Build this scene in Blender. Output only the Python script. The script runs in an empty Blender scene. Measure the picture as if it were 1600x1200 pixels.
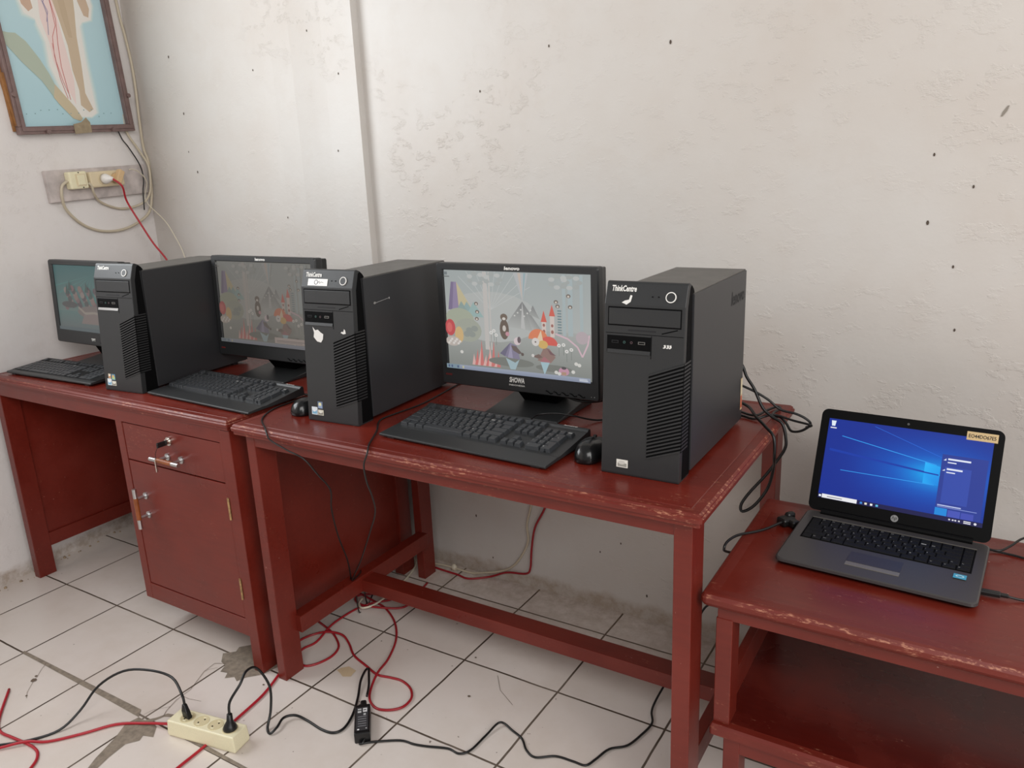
import bpy, bmesh, math, random
from mathutils import Vector, Matrix
random.seed(7)
R = math.radians
scene = bpy.context.scene
C = scene.collection

# ------------------------------------------------------------------ camera
cam_d = bpy.data.cameras.new('camera')
cam = bpy.data.objects.new('camera', cam_d); C.objects.link(cam)
scene.camera = cam
yaw, pitch, roll, fpx = R(32.0736), R(-15.2285), R(-2.43904), 1214.80
fw = Vector((-math.sin(yaw)*math.cos(pitch), math.cos(yaw)*math.cos(pitch), math.sin(pitch)))
r0 = Vector((math.cos(yaw), math.sin(yaw), 0)); u0 = r0.cross(fw)
rt = math.cos(roll)*r0 + math.sin(roll)*u0
up = -math.sin(roll)*r0 + math.cos(roll)*u0
cam.matrix_world = Matrix(((rt.x, up.x, -fw.x, 2.66740), (rt.y, up.y, -fw.y, -1.55294), (rt.z, up.z, -fw.z, 1.33591), (0, 0, 0, 1)))
cam_d.sensor_fit = 'HORIZONTAL'; cam_d.sensor_width = 36.0
cam_d.lens = fpx/1600*36.0
cam_d.clip_start = 0.02; cam_d.clip_end = 60

# ------------------------------------------------------------------ light
world = bpy.data.worlds.new('daylight'); scene.world = world; world.use_nodes = True
bg = world.node_tree.nodes['Background']
bg.inputs[0].default_value = (1.0, 0.972, 0.945, 1); bg.inputs[1].default_value = 0.29

def area(name, loc, target, sx, sy, power, col):
    d = bpy.data.lights.new(name, 'AREA'); d.shape = 'RECTANGLE'; d.size = sx; d.size_y = sy
    d.energy = power; d.color = col
    o = bpy.data.objects.new(name, d); C.objects.link(o); o.location = loc
    o.rotation_euler = (Vector(target)-Vector(loc)).to_track_quat('-Z', 'Y').to_euler()
    return o
area('daylight_front', (4.1, -3.1, 3.2), (0.9, 0.2, 0.6), 2.6, 1.8, 84, (1.0, 0.983, 0.965))
area('fill_right', (5.1, -1.9, 1.9), (0.0, -0.2, 1.1), 1.5, 1.6, 46, (1.0, 0.983, 0.965))  # added fill without a known source, brightens left wall and tower sides
area('daylight_left_window', (-0.21, -0.99, 1.875), (1.0, -0.85, 1.80), 1.4, 1.1, 36, (0.93, 0.97, 1.0))
scene.view_settings.view_transform = 'Standard'
scene.view_settings.look = 'None'
scene.view_settings.exposure = 0.0
scene.view_settings.gamma = 1.0
scene.view_settings.use_curve_mapping = False

# ------------------------------------------------------------------ helpers
def lin(c):
    if isinstance(c, str):
        c = c.lstrip('#'); c = [int(c[i:i+2], 16)/255 for i in (0, 2, 4)]
    return tuple(x/12.92 if x <= 0.04045 else ((x+0.055)/1.055)**2.4 for x in c)

class NT:
    def __init__(s, name):
        s.m = bpy.data.materials.new(name); s.m.use_nodes = True
        s.t = s.m.node_tree; s.b = s.t.nodes['Principled BSDF']
    def n(s, kind, **kw):
        nd = s.t.nodes.new(kind)
        for k, v in kw.items():
            if k in nd.inputs.keys(): nd.inputs[k].default_value = v
            else: setattr(nd, k, v)
        return nd
    def l(s, a, b): s.t.links.new(a, b)
    def coords(s, scale=(1, 1, 1), kind='Object'):
        tc = s.n('ShaderNodeTexCoord'); mp = s.n('ShaderNodeMapping'); mp.inputs['Scale'].default_value = scale
        s.l(tc.outputs[kind], mp.inputs['Vector']); return mp.outputs['Vector']
    def noise(s, vec, scale, detail=4, rough=.55):
        nd = s.n('ShaderNodeTexNoise'); nd.inputs['Scale'].default_value = scale
        nd.inputs['Detail'].default_value = detail; nd.inputs['Roughness'].default_value = rough
        s.l(vec, nd.inputs['Vector']); return nd.outputs['Fac']
    def ramp(s, fac, stops):
        nd = s.n('ShaderNodeValToRGB'); e = nd.color_ramp.elements
        while len(e) < len(stops): e.new(0.5)
        for k, (p, c) in enumerate(stops):
            e[k].position = p
            e[k].color = (c, c, c, 1) if isinstance(c, (int, float)) else tuple(c)+(1,)
        s.l(fac, nd.inputs['Fac']); return nd.outputs['Color']
    def mix(s, fac, a, b, mode='MIX'):
        nd = s.n('ShaderNodeMixRGB'); nd.blend_type = mode
        for sock, v in ((nd.inputs['Fac'], fac), (nd.inputs['Color1'], a), (nd.inputs['Color2'], b)):
            if hasattr(v, 'links'): s.l(v, sock)
            elif isinstance(v, (int, float)): sock.default_value = v if sock.name == 'Fac' else (v, v, v, 1)
            else: sock.default_value = tuple(v)+(1,)
        return nd.outputs['Color']
    def math(s, op, a, b=0.0):
        nd = s.n('ShaderNodeMath'); nd.operation = op
        for i, v in enumerate((a, b)):
            if hasattr(v, 'links'): s.l(v, nd.inputs[i])
            else: nd.inputs[i].default_value = v
        return nd.outputs[0]
    def bump(s, h, strength, dist):
        nd = s.n('ShaderNodeBump'); nd.inputs['Strength'].default_value = strength; nd.inputs['Distance'].default_value = dist
        s.l(h, nd.inputs['Height']); s.l(nd.outputs[0], s.b.inputs['Normal'])

def simple(name, col, rough=.5, metal=0.0, grain=0.0, gscale=400, spec=.5, bump=0.0):
    t = NT(name); c = lin(col)
    t.b.inputs['Roughness'].default_value = rough; t.b.inputs['Metallic'].default_value = metal
    t.b.inputs['Specular IOR Level'].default_value = spec
    v = t.coords(); f = t.noise(v, gscale, 3)
    g = max(grain, .04)
    t.l(t.ramp(f, [(0.3, tuple(x*(1-g) for x in c)), (0.7, tuple(min(1, x*(1+g)) for x in c))]), t.b.inputs['Base Color'])
    if bump: t.bump(f, bump, 0.0006)
    return t.m

def wood(name, wear, base='#75251a', dark='#5d1a11', rough=.26):
    t = NT(name); v = t.coords()
    gr = t.noise(t.coords((3, 30, 30)), 3.0, 5, .6)
    blot = t.noise(v, 5.0, 4, .6)
    col = t.mix(gr, lin(dark), lin(base))
    col = t.mix(t.ramp(blot, [(.42, 0.0), (.72, .45)]), col, lin('#803024'))
    a = t.noise(t.coords((55, 150, 190)), 1.0, 6, .75); b = t.noise(t.coords((7, 14, 14)), 1.0, 3, .5)
    chip = t.math('MULTIPLY', t.ramp(a, [(.60-.07*wear, 0.0), (.66-.06*wear, 1.0)]), t.ramp(b, [(.60-.22*wear, 0.0), (.70-.2*wear, 1.0)]))
    col = t.mix(t.math('MULTIPLY', chip, .30+.40*wear), col, lin('#c08468'))
    sp = t.noise(v, 130, 2, .5)
    col = t.mix(t.math('MULTIPLY', t.ramp(sp, [(.76, 0.0), (.80, 1.0)]), .5), col, lin('#d8b8a8'))
    t.l(col, t.b.inputs['Base Color'])
    t.l(t.ramp(blot, [(.3, rough), (.75, rough+.2)]), t.b.inputs['Roughness'])
    t.bump(gr, .12, 0.0012)
    return t.m

def plaster(name, tint, stain, rough=.55):
    t = NT(name); v = t.coords()
    big = t.noise(v, 1.6, 5, .6); mid = t.noise(v, 7, 5, .65); fine = t.noise(v, 60, 4, .6)
    col = t.mix(t.ramp(big, [(.35, 0.0), (.7, 1.0)]), lin(tint), lin(stain))
    col = t.mix(t.ramp(mid, [(.55, 0.0), (.8, .25)]), col, lin('#c2b6aa'))
    # crumbled dirty skirt along the floor
    tc = t.n('ShaderNodeTexCoord'); sep = t.n('ShaderNodeSeparateXYZ'); t.l(tc.outputs['Object'], sep.inputs[0])
    edge = t.math('ADD', sep.outputs['Z'], t.math('MULTIPLY', mid, -.07))
    dirt = t.ramp(edge, [(0.0, .8), (.022, 0.0)])
    speck = t.ramp(t.noise(v, 26, 5, .7), [(.40, .45), (.6, .95)])
    col = t.mix(t.math('MULTIPLY', dirt, speck), col, lin('#a08c78'))
    hole = t.n('ShaderNodeTexVoronoi'); hole.inputs['Scale'].default_value = 3.1; t.l(v, hole.inputs['Vector'])
    col = t.mix(t.ramp(hole.outputs['Distance'], [(.009, .9), (.013, 0.0)]), col, lin('#40352c'))
    t.l(col, t.b.inputs['Base Color'])
    t.b.inputs['Roughness'].default_value = rough
    scr = t.noise(t.coords((14, 14, 22)), 1.0, 6, .7)
    h = t.math('ADD', t.math('MULTIPLY', t.math('MULTIPLY', t.ramp(scr, [(.55, 0.0), (.62, 1.0)]), t.ramp(big, [(.42, 0.0), (.6, 1.0)])), .30), t.math('ADD', t.math('MULTIPLY', mid, .7), t.math('MULTIPLY', fine, .08)))
    t.bump(h, .5, 0.006)
    return t.m

def tiles(name):
    t = NT(name); v = t.coords()
    br = t.n('ShaderNodeTexBrick'); br.offset = 0; br.squash = 1
    br.inputs['Scale'].default_value = 1.0; br.inputs['Brick Width'].default_value = .3; br.inputs['Row Height'].default_value = .3
    br.inputs['Mortar Size'].default_value = .0032; br.inputs['Mortar Smooth'].default_value = .25; br.inputs['Bias'].default_value = 0
    br.inputs['Color1'].default_value = lin('#e2d9d2')+(1,); br.inputs['Color2'].default_value = lin('#dcd2ca')+(1,)
    br.inputs['Mortar'].default_value = lin('#4a3c30')+(1,)
    wob = t.noise(v, 6, 3); vec = t.n('ShaderNodeVectorMath'); vec.operation = 'ADD'
    sc = t.n('ShaderNodeVectorMath'); sc.operation = 'SCALE'; sc.inputs['Scale'].default_value = .006
    cmb = t.n('ShaderNodeCombineXYZ'); t.l(wob, cmb.inputs[0]); t.l(t.noise(t.coords((1.3, 1.1, 1)), 5, 3), cmb.inputs[1]); cmb.inputs[2].default_value = .5
    t.l(cmb.outputs[0], sc.inputs[0]); t.l(v, vec.inputs[0]); t.l(sc.outputs[0], vec.inputs[1]); t.l(vec.outputs[0], br.inputs['Vector'])
    col = br.outputs['Color']
    sm = t.noise(v, 3.2, 5, .65); mott = t.noise(v, 24, 5, .7)
    col = t.mix(t.ramp(sm, [(.45, 0.0), (.8, .45)]), col, lin('#c4b4a4'))
    tc = t.n('ShaderNodeTexCoord'); sep = t.n('ShaderNodeSeparateXYZ'); t.l(tc.outputs['Object'], sep.inputs[0])
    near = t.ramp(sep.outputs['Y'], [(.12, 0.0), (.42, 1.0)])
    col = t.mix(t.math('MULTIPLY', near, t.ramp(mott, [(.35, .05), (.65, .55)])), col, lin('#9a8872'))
    sp = t.noise(v, 55, 2, .5)
    col = t.mix(t.ramp(sp, [(.74, 0.0), (.77, .8)]), col, lin('#5d4c3e'))
    t.l(col, t.b.inputs['Base Color'])
    t.l(t.ramp(br.outputs['Fac'], [(0, .24), (1, .85)]), t.b.inputs['Roughness'])
    t.bump(t.math('MULTIPLY', br.outputs['Fac'], -1.0), .6, 0.002)
    return t.m

def attr_mat(name, emit, rough=.4, spec=.5):
    t = NT(name); a = t.n('ShaderNodeAttribute'); a.attribute_name = 'Col'
    if emit:
        t.b.inputs['Base Color'].default_value = (.006, .006, .006, 1)
        t.l(a.outputs['Color'], t.b.inputs['Emission Color']); t.b.inputs['Emission Strength'].default_value = emit
    else: t.l(a.outputs['Color'], t.b.inputs['Base Color'])
    t.b.inputs['Roughness'].default_value = rough; t.b.inputs['Specular IOR Level'].default_value = spec
    return t.m

M = dict(
    wood=wood('red_varnished_wood', .15), worn=wood('worn_red_wood_edge', .5, rough=.34), top=wood('red_wood_top', .25, rough=.2), shelf=wood('shaded_red_shelf_wood', .15, '#561610', '#45100b', .2), edge=wood('chipped_red_wood_ridge', 1.0, rough=.4),
    wall=plaster('old_white_plaster', '#d0ccc7', '#c9c1b9', .42), wall_left=plaster('left_white_plaster', '#ebe7e5', '#e4deda', .55),
    tile=tiles('white_floor_tile'), cement=simple('grey_cement_patch', '#8a7e70', .9, grain=.25, gscale=60),
    case=simple('black_painted_steel', '#2f2f31', .40, grain=.1, gscale=900, bump=.1), plastic=simple('black_plastic', '#2b2c2d', .42, grain=.08, gscale=700, bump=.08),
    gloss=simple('glossy_black_plastic', '#161617', .22), dark=simple('deep_black_recess', '#070708', .7, spec=.1), rubber=simple('black_cable_rubber', '#141414', .38),
    key=simple('black_key_plastic', '#36383b', .38), tray=simple('black_tray', '#0f0f10', .6, spec=.2), legend=simple('key_legend_white', '#a9a9a6', .5), lapkey=simple('laptop_key_black', '#131314', .6, spec=.25),
    white=simple('white_print', '#e9e7e2', .5), emboss=simple('embossed_black', '#17171a', .6), silver=simple('silver_metal', '#c4c4c4', .28, 1.0), chrome=simple('chrome', '#d5d0c8', .18, 1.0),
    brass=simple('worn_brass', '#b59468', .4, .6, .35, 120), grip=simple('brown_wood_grip', '#8a4a22', .35, grain=.2, gscale=60),
    red=simple('red_cord', '#b0202e', .38), redd=simple('dark_red_cord', '#9c1c26', .38), cream=simple('cream_plastic', '#ece4c2', .4), cream2=simple('cream_plastic_shade', '#d6c9a2', .45), beige=simple('beige_plastic', '#dfcfae', .4),
    beigec=simple('old_white_cable', '#c9bda6', .5), whitec=simple('white_thin_cable', '#d8cfba', .5), whitep=simple('white_plug_plastic', '#f0ece6', .35), grime=simple('grimy_white_board', '#c4bab6', .7, grain=.2, gscale=22),
    board=simple('brown_hardboard', '#9a6a3c', .6, grain=.2, gscale=40), frame=simple('mauve_brown_frame', '#7a6460', .36, grain=.15, gscale=30), tape=simple('old_brown_tape', '#9a8a70', .5, grain=.15, gscale=60),
    deck=simple('grey_laptop_deck', '#4d4a4a', .4, .3, .08, 900), bar=simple('silver_touchpad_bar', '#8a857c', .4, .5), lid=simple('black_laptop_lid', '#0a0a0b', .4, spec=.14), ports=simple('port_metal', '#9a9a98', .35, 1.0), top_sheen=simple('black_steel_top_sheen', '#5b5854', .5, grain=.12, gscale=30), green=simple('green_jack', '#34504a', .5), pink=simple('pink_jack', '#4a3a3e', .5),
    winframe=simple('window_frame_paint', '#b0a898', .5))
M['screen'] = attr_mat('lit_screen', 1.0, .38, .35); M['print'] = attr_mat('printed_colours', 0, .35, .5)

LEAN = .025/.336
class MB:
    """collects shapes into one mesh; several materials by slot"""
    def __init__(s): s.bm = bmesh.new(); s.mats = []; s.cur = 0
    def use(s, m):
        if m not in s.mats: s.mats.append(m)
        s.cur = s.mats.index(m); return s
    def _add(s, verts, faces, smooth=False, bevel=0, seg=2):
        vs = [s.bm.verts.new(v) for v in verts]; fs = []
        for f in faces:
            try: q = s.bm.faces.new([vs[i] for i in f])
            except ValueError: continue
            q.material_index = s.cur; q.smooth = smooth; fs.append(q)
        if bevel:
            es = list({e for f in fs for e in f.edges})
            r = bmesh.ops.bevel(s.bm, geom=es, offset=bevel, segments=seg, affect='EDGES', profile=.5)
            for f in r['faces']: f.material_index = s.cur
        return vs
    def box(s, x0, x1, y0, y1, z0, z1, bevel=0, seg=2, mat=None):
        v = [(x0, y0, z0), (x1, y0, z0), (x1, y1, z0), (x0, y1, z0), (x0, y0, z1), (x1, y0, z1), (x1, y1, z1), (x0, y1, z1)]
        if mat is not None: v = [mat @ Vector(p) for p in v]
        s._add(v, [(3, 2, 1, 0), (4, 5, 6, 7), (0, 1, 5, 4), (1, 2, 6, 5), (2, 3, 7, 6), (3, 0, 4, 7)], bevel=bevel, seg=seg); return s
    def loft(s, rings, cap=True, smooth=False, bevel=0):
        n = len(rings[0]); v = [p for r in rings for p in r]; f = []
        for k in range(len(rings)-1):
            for i in range(n):
                j = (i+1) % n; f.append((k*n+i, k*n+j, (k+1)*n+j, (k+1)*n+i))
        if cap: f.append(tuple(range(n))[::-1]); f.append(tuple((len(rings)-1)*n+i for i in range(n)))
        s._add(v, f, smooth=smooth, bevel=bevel); return s
    def prism(s, poly, z0, z1, axis='z', bevel=0, mat=None):
        def P(a, b, c):
            p = {'z': (a, b, c), 'x': (c, a, b), 'y': (a, c, b)}[axis]
            return mat @ Vector(p) if mat is not None else p
        s.loft([[P(a, b, z0) for a, b in poly], [P(a, b, z1) for a, b in poly]], bevel=bevel); return s
    def cyl(s, p0, p1, r0, r1=None, n=20, smooth=True):
        r1 = r0 if r1 is None else r1
        p0 = Vector(p0); p1 = Vector(p1); d = (p1-p0).normalized(); a = d.orthogonal().normalized(); b = d.cross(a)
        rg = [[p+(a*math.cos(2*math.pi*i/n)+b*math.sin(2*math.pi*i/n))*r for i in range(n)] for p, r in ((p0, r0), (p1, r1))]
        v = [q for r in rg for q in r]
        s._add(v, [(i, (i+1) % n, n+(i+1) % n, n+i) for i in range(n)], smooth=smooth)
        s._add(rg[0], [tuple(range(n))[::-1]]); s._add(rg[1], [tuple(range(n))]); return s
    def lathe(s, prof, M4, n=28):
        rg = [[M4 @ Vector((r*math.cos(2*math.pi*i/n), r*math.sin(2*math.pi*i/n), z)) for i in range(n)] for r, z in prof]
        s.loft(rg, smooth=True); return s
    def ring(s, M4, r0, r1, h, n=32):
        rg = [[M4 @ Vector((r*math.cos(2*math.pi*i/n), r*math.sin(2*math.pi*i/n), z)) for i in range(n)] for r, z in ((r0, 0), (r1, 0), (r1, h), (r0, h), (r0, 0))]
        s.loft(rg, cap=False); return s
    def tube(s, pts, r, n=8, sub=5, flat=1.0):
        P = [Vector(p) for p in pts]; Q = []
        for i in range(len(P)-1):
            a, b, c, d = P[max(i-1, 0)], P[i], P[i+1], P[min(i+2, len(P)-1)]
            for k in range(sub):
                t = k/sub; t2 = t*t; t3 = t2*t
                Q.append(.5*((2*b)+(c-a)*t+(2*a-5*b+4*c-d)*t2+(3*b-a-3*c+d)*t3))
        Q.append(P[-1]); rings = []; prev = None
        for i, q in enumerate(Q):
            d = (Q[min(i+1, len(Q)-1)]-Q[max(i-1, 0)])
            d = d.normalized() if d.length > 1e-9 else Vector((0, 0, 1))
            a = prev-d*prev.dot(d) if prev is not None else (Vector((0, 0, 1))-d*d.z if abs(d.z) < .95 else Vector((1, 0, 0))-d*d.x)
            a.normalize(); prev = a; b = d.cross(a)
            rings.append([q+(a*math.sin(2*math.pi*k/n)+b*math.cos(2*math.pi*k/n)*flat)*r for k in range(n)])
        s.loft(rings, smooth=True); return s
    def slab(s, x0, x1, y0, y1, prof, rc=0.0, worn=None, topmat=None, ridge=()):
        """moulded board: rectangle loops inset by prof[k][0] at height prof[k][1]"""
        rings = []
        for ins, z in prof:
            a0, a1, b0, b1 = x0+ins, x1-ins, y0+ins, y1-ins; r = max(rc-ins, .001); pts = []
            for cx, cy, st in ((a1-r, b1-r, 0), (a0+r, b1-r, 90), (a0+r, b0+r, 180), (a1-r, b0+r, 270)):
                for k in range(4):
                    an = R(st+30*k); pts.append((cx+r*math.cos(an), cy+r*math.sin(an), z))
            rings.append(pts)
        n = len(rings[0]); v = [p for r in rings for p in r]
        if worn: s.use(worn)
        vs = s._add(v, [(k*n+i, k*n+(i+1) % n, (k+1)*n+(i+1) % n, (k+1)*n+i) for k in range(len(rings)-1) for i in range(n)])
        if ridge:
            s.use(M['edge']); idx = {q: j//n for j, q in enumerate(vs)}
            for fc in s.bm.faces:
                ks = {idx.get(q, -9) for q in fc.verts}
                if len(ks) == 2 and min(ks) in ridge: fc.material_index = s.cur
        if topmat: s.use(topmat)
        s._add(rings[0], [tuple(range(n))[::-1]]); s._add(rings[-1], [tuple(range(n))]); return s
    def lean(s):
        for v in s.bm.verts: v.co.y += LEAN*v.co.z
        return s
    def mesh(s, name):
        me = bpy.data.meshes.new(name); bmesh.ops.recalc_face_normals(s.bm, faces=s.bm.faces); s.bm.to_mesh(me); s.bm.free()
        for m in s.mats: me.materials.append(m)
        return me
    def build(s, name, parent=None, loc=(0, 0, 0), label=None):
        return put(name, s.mesh(name), parent, loc, label)

def mb(m): return MB().use(M[m] if isinstance(m, str) else m)
def put(name, me, parent=None, loc=(0, 0, 0), label=None):
    o = bpy.data.objects.new(name, me); C.objects.link(o); o.location = loc
    if parent is not None: o.parent = parent
    if label: o['label'] = label
    return o
def tag(o, label, cat, group=None):
    o['label'] = label; o['category'] = cat
    if group: o['group'] = group
    return o
def thing(name, label, cat, loc=(0, 0, 0), rz=0, group=None):
    o = bpy.data.objects.new(name, None); C.objects.link(o); o.location = loc; o.rotation_euler = (0, 0, R(rz)); o.empty_display_size = .05
    return tag(o, label, cat, group)
def struct(name, b):
    o = b.build(name); o['kind'] = 'structure'; return o

class Pic:
    """flat printed or displayed picture: coloured shapes laid over each other"""
    def __init__(s, w, h, gain=1.0, tint=(1, 1, 1), step=0.00006, wash=0.0, grey='#808080'): s.w, s.h, s.g, s.t, s.step, s.wash, s.grey = w, h, gain, tint, step, wash, lin(grey); s.sh = []
    def poly(s, pts, col, cols=None):
        s.sh.append((pts, [lin(c) for c in cols] if cols else [lin(col)]*len(pts))); return s
    def rect(s, x0, y0, x1, y1, col, top=None):
        return s.poly([(x0, y0), (x1, y0), (x1, y1), (x0, y1)], col, [col, col, top, top] if top else None)
    def ell(s, x, y, rx, ry, col, n=18, a0=0, a1=360):
        return s.poly([(x+rx*math.cos(R(a0+(a1-a0)*i/n)), y+ry*math.sin(R(a0+(a1-a0)*i/n))) for i in range(n if a1-a0 == 360 else n+1)], col)
    def line(s, pts, wd, col):
        for (x0, y0), (x1, y1) in zip(pts, pts[1:]):
            dx, dy = (x1-x0)*s.w, (y1-y0)*s.h; L = math.hypot(dx, dy) or 1; nx, ny = -dy/L*wd/2, dx/L*wd/2
            s.poly([(x0+nx/s.w, y0+ny/s.h), (x1+nx/s.w, y1+ny/s.h), (x1-nx/s.w, y1-ny/s.h), (x0-nx/s.w, y0-ny/s.h)], col)
        return s
    def soft(s, pts, width, inner, outer, steps=5):
        """outline with a faded halo printed around it"""
        cx = sum(p[0] for p in pts)/len(pts); cy = sum(p[1] for p in pts)/len(pts)
        return s
    def mesh(s, name, mat, back=.0004):
        V = []; F = []; col = []
        for k, (pts, cs) in enumerate(s.sh):
            z = back+k*s.step; b = len(V)
            V += [((min(max(x, 0), 1)-.5)*s.w, -z, (min(max(y, 0), 1)-.5)*s.h) for x, y in pts]
            F.append(tuple(range(b, b+len(pts)))); col += [tuple((c[i]*(1-s.wash)+s.grey[i]*s.wash)*s.g*s.t[i] for i in range(3))+(1,) for c in cs]
        me = bpy.data.meshes.new(name); me.from_pydata(V, [], F)
        a = me.color_attributes.new('Col', 'FLOAT_COLOR', 'CORNER')
        for p in me.polygons:
            for li in p.loop_indices: a.data[li].color = col[me.loops[li].vertex_index]
        me.materials.append(mat); return me

_tx = {}
def text_geo(body, italic=0.0, bold=0.0):
    """lettering as polygons, normalised to unit height and natural width"""
    kk = (body, italic, bold)
    if kk in _tx: return _tx[kk]
    cu = bpy.data.curves.new('lettering', 'FONT'); cu.body = body; cu.shear = italic; cu.offset = bold; cu.resolution_u = 2
    o = bpy.data.objects.new('lettering', cu); C.objects.link(o)
    dg = bpy.context.evaluated_depsgraph_get(); dg.update()
    me = o.evaluated_get(dg).to_mesh(); vs = [v.co.copy() for v in me.vertices]; fs = [tuple(p.vertices) for p in me.polygons]
    o.evaluated_get(dg).to_mesh_clear(); bpy.data.objects.remove(o); bpy.data.curves.remove(cu)
    x0 = min(v.x for v in vs); x1 = max(v.x for v in vs); y0 = min(v.y for v in vs); y1 = max(v.y for v in vs)
    h = max(y1-y0, 1e-6); _tx[kk] = ([((v.x-x0)/h, (v.y-y0)/h) for v in vs], fs, (x1-x0)/h); return _tx[kk]
def add_text(b, body, M4, w, h, italic=0.0, bold=0.0):
    """letters in the x-z plane of M4 (x right, z up, facing -y), lower left at origin"""
    vs, fs, W = text_geo(body, italic, bold)
    b._add([M4 @ Vector((x/W*w, 0, y*h)) for x, y in vs], fs)
    return b
def T(x, y, z): return Matrix.Translation((x, y, z))
def RX(a): return Matrix.Rotation(R(a), 4, 'X')
def RY(a): return Matrix.Rotation(R(a), 4, 'Y')
def RZ(a): return Matrix.Rotation(R(a), 4, 'Z')

# ------------------------------------------------------------------ the room
f = mb('tile'); f._add([(-.9, -5.2, 0), (5.2, -5.2, 0), (5.2, .6, 0), (-.9, .6, 0)], [(0, 1, 2, 3)])
f.box(-.9, 5.2, -5.2, .6, -.08, -.001)
f.use(M['cement'])
def patch(pts, z=.0007):
    f._add([(x, y, z) for x, y in pts], [tuple(range(len(pts)))])
patch([(.845, -.315), (.875, -.345), (.90, -.352), (.912, -.378), (.935, -.372), (.948, -.392), (.968, -.375), (.99, -.385), (1.0, -.36), (1.03, -.33), (1.05, -.26), (1.05, -.20), (.98, -.16), (.93, -.19), (.89, -.24), (.862, -.27), (.872, -.29)])
patch([(.905, -.612), (.925, -.590), (.937, -.565), (.968, -.556), (.962, -.568), (.940, -.578), (.93, -.604), (.958, -.612), (.985, -.64), (.955, -.650), (.925, -.635)], .0006)
patch([(.925, -.634), (.956, -.649), (.965, -.665), (.945, -.69), (.952, -.74), (.970, -.80), (1.0, -.87), (.965, -.83), (.925, -.755), (.898, -.685), (.875, -.645), (.882, -.612), (.906, -.611)], .0009)
patch([(.29, -.596), (.50, -.594), (.86, -.590), (.882, -.612), (.70, -.609), (.29, -.606)], .0012)
patch([(1.02, -.593), (1.35, -.597), (1.7, -.598), (1.7, -.603), (1.35, -.604), (1.02, -.606)], .0012)
f.use(simple('hairline_crack', '#6a5a4c', .9))
def crack(pts, w, z=.0015):
    for (x0, y0), (x1, y1) in zip(pts, pts[1:]):
        d = Vector((x1-x0, y1-y0, 0)).normalized(); nn = Vector((-d.y, d.x, 0))*w/2
        f._add([Vector((x0, y0, z))-nn, Vector((x1, y1, z))-nn, Vector((x1, y1, z))+nn, Vector((x0, y0, z))+nn], [(0, 1, 2, 3)])
crack([(.895, -.345), (.865, -.36), (.87, -.40), (.905, -.47), (.91, -.52), (.925, -.56), (.935, -.575)], .0014)
crack([(.91, -.50), (.935, -.50), (.975, -.49)], .0009); crack([(.885, -.60), (.89, -.575), (.92, -.545)], .0008); crack([(.89, -.37), (.875, -.385), (.87, -.40)], .0009)
crack([(.415, -.60), (.435, -.625), (.455, -.645), (.47, -.665), (.505, -.70), (.53, -.715)], .0009)
crack([(1.62, -.02), (1.66, -.07), (1.72, -.105)], .001)
for x, y, r in ((.466, -.662, .008), (.452, -.648, .004), (.52, -.71, .003), (1.07, -.36, .003), (1.52, .02, .003), (1.6, -.13, .004), (1.86, -.33, .003)):
    f._add([(x+r*math.cos(k*.9)*(1+.3*(k % 2)), y+r*math.sin(k*.9), .0016) for k in range(7)], [tuple(range(7))])
f.use(simple('brown_stain', '#c9b393', .6)); f._add([(1.235+.022*math.cos(k*.7)*(1+.25*(k % 3)), -.205+.018*math.sin(k*.7)*(1+.3*(k % 2)), .0012) for k in range(9)], [tuple(range(9))])
struct('floor', f)

A = Vector((-.31, .47)); 
w = mb('wall')
w.prism([(-.9, .482), (.50, .454), (.60, .448), (.72, .432), (.765, .427), (.86, .421), (.905, .419), (.906, .446), (2.1, .42), (5.2, .35), (5.2, .62), (-.9, .62)], 0, 3.3)
hole_m, gouge_m = simple('nail_hole_dark', '#54483e', .9), simple('plaster_gouge', '#8c847a', .9)
for k, (x, y, z) in enumerate([(-.057, .4639, 1.806), (.401, .4548, 1.715), (.828, .4218, 1.661), (-.015, .4631, 1.601), (-.018, .4632, 1.462), (.697, .4339, 1.804), (.019, .4624, 1.386), (.493, .4529, 1.212), (.794, .424, 1.427), (1.932, .4225, 1.629), (2.534, .409, 1.335), (2.614, .4072, 1.266), (2.534, .409, 1.191), (2.592, .4077, 1.096), (2.608, .4073, .956), (2.655, .4063, 1.415), (1.587, .43, 1.659), (1.355, .435, 1.564), (1.254, .4372, .214), (1.792, .4255, .238), (1.722, .427, .193), (1.877, .4237, .084), (1.315, .4359, .072)]):
    rx, rz = (.0022, .004) if k % 3 else (.003, .0055)
    w.use(gouge_m if k == 15 else hole_m)
    if k == 15: rx, rz = .0035, .012
    w._add([(x+rx*math.cos(a*1.05)+(.5*rz*math.sin(a*1.05) if k == 15 else 0), y, z+rz*math.sin(a*1.05)) for a in range(6)], [tuple(range(6))])
struct('wall_back', w)
dl = Vector((-.11, .89)).normalized(); nl = Vector((dl.y, -dl.x))
def WL(s, off, z): return (A.x+dl.x*s+nl.x*off, A.y+dl.y*s+nl.y*off, z)     # along the left wall, out from it, up
MWL = Matrix(((dl.x, -nl.x, 0, A.x), (dl.y, -nl.y, 0, A.y), (0, 0, 1, 0), (0, 0, 0, 1)))   # local x along wall, -y into the room
w = mb('wall_left')
WS0, WS1, WZ0, WZ1 = -2.22, -.73, 1.30, 2.45
for a, b, z0, z1 in ((-5.7, WS0, 0, 3.3), (WS1, .16, 0, 3.3), (WS0, WS1, 0, WZ0), (WS0, WS1, WZ1, 3.3)):
    w.box(a, b, 0, .16, z0, z1, mat=MWL)
struct('wall_left', w)
w = mb('winframe')
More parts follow.
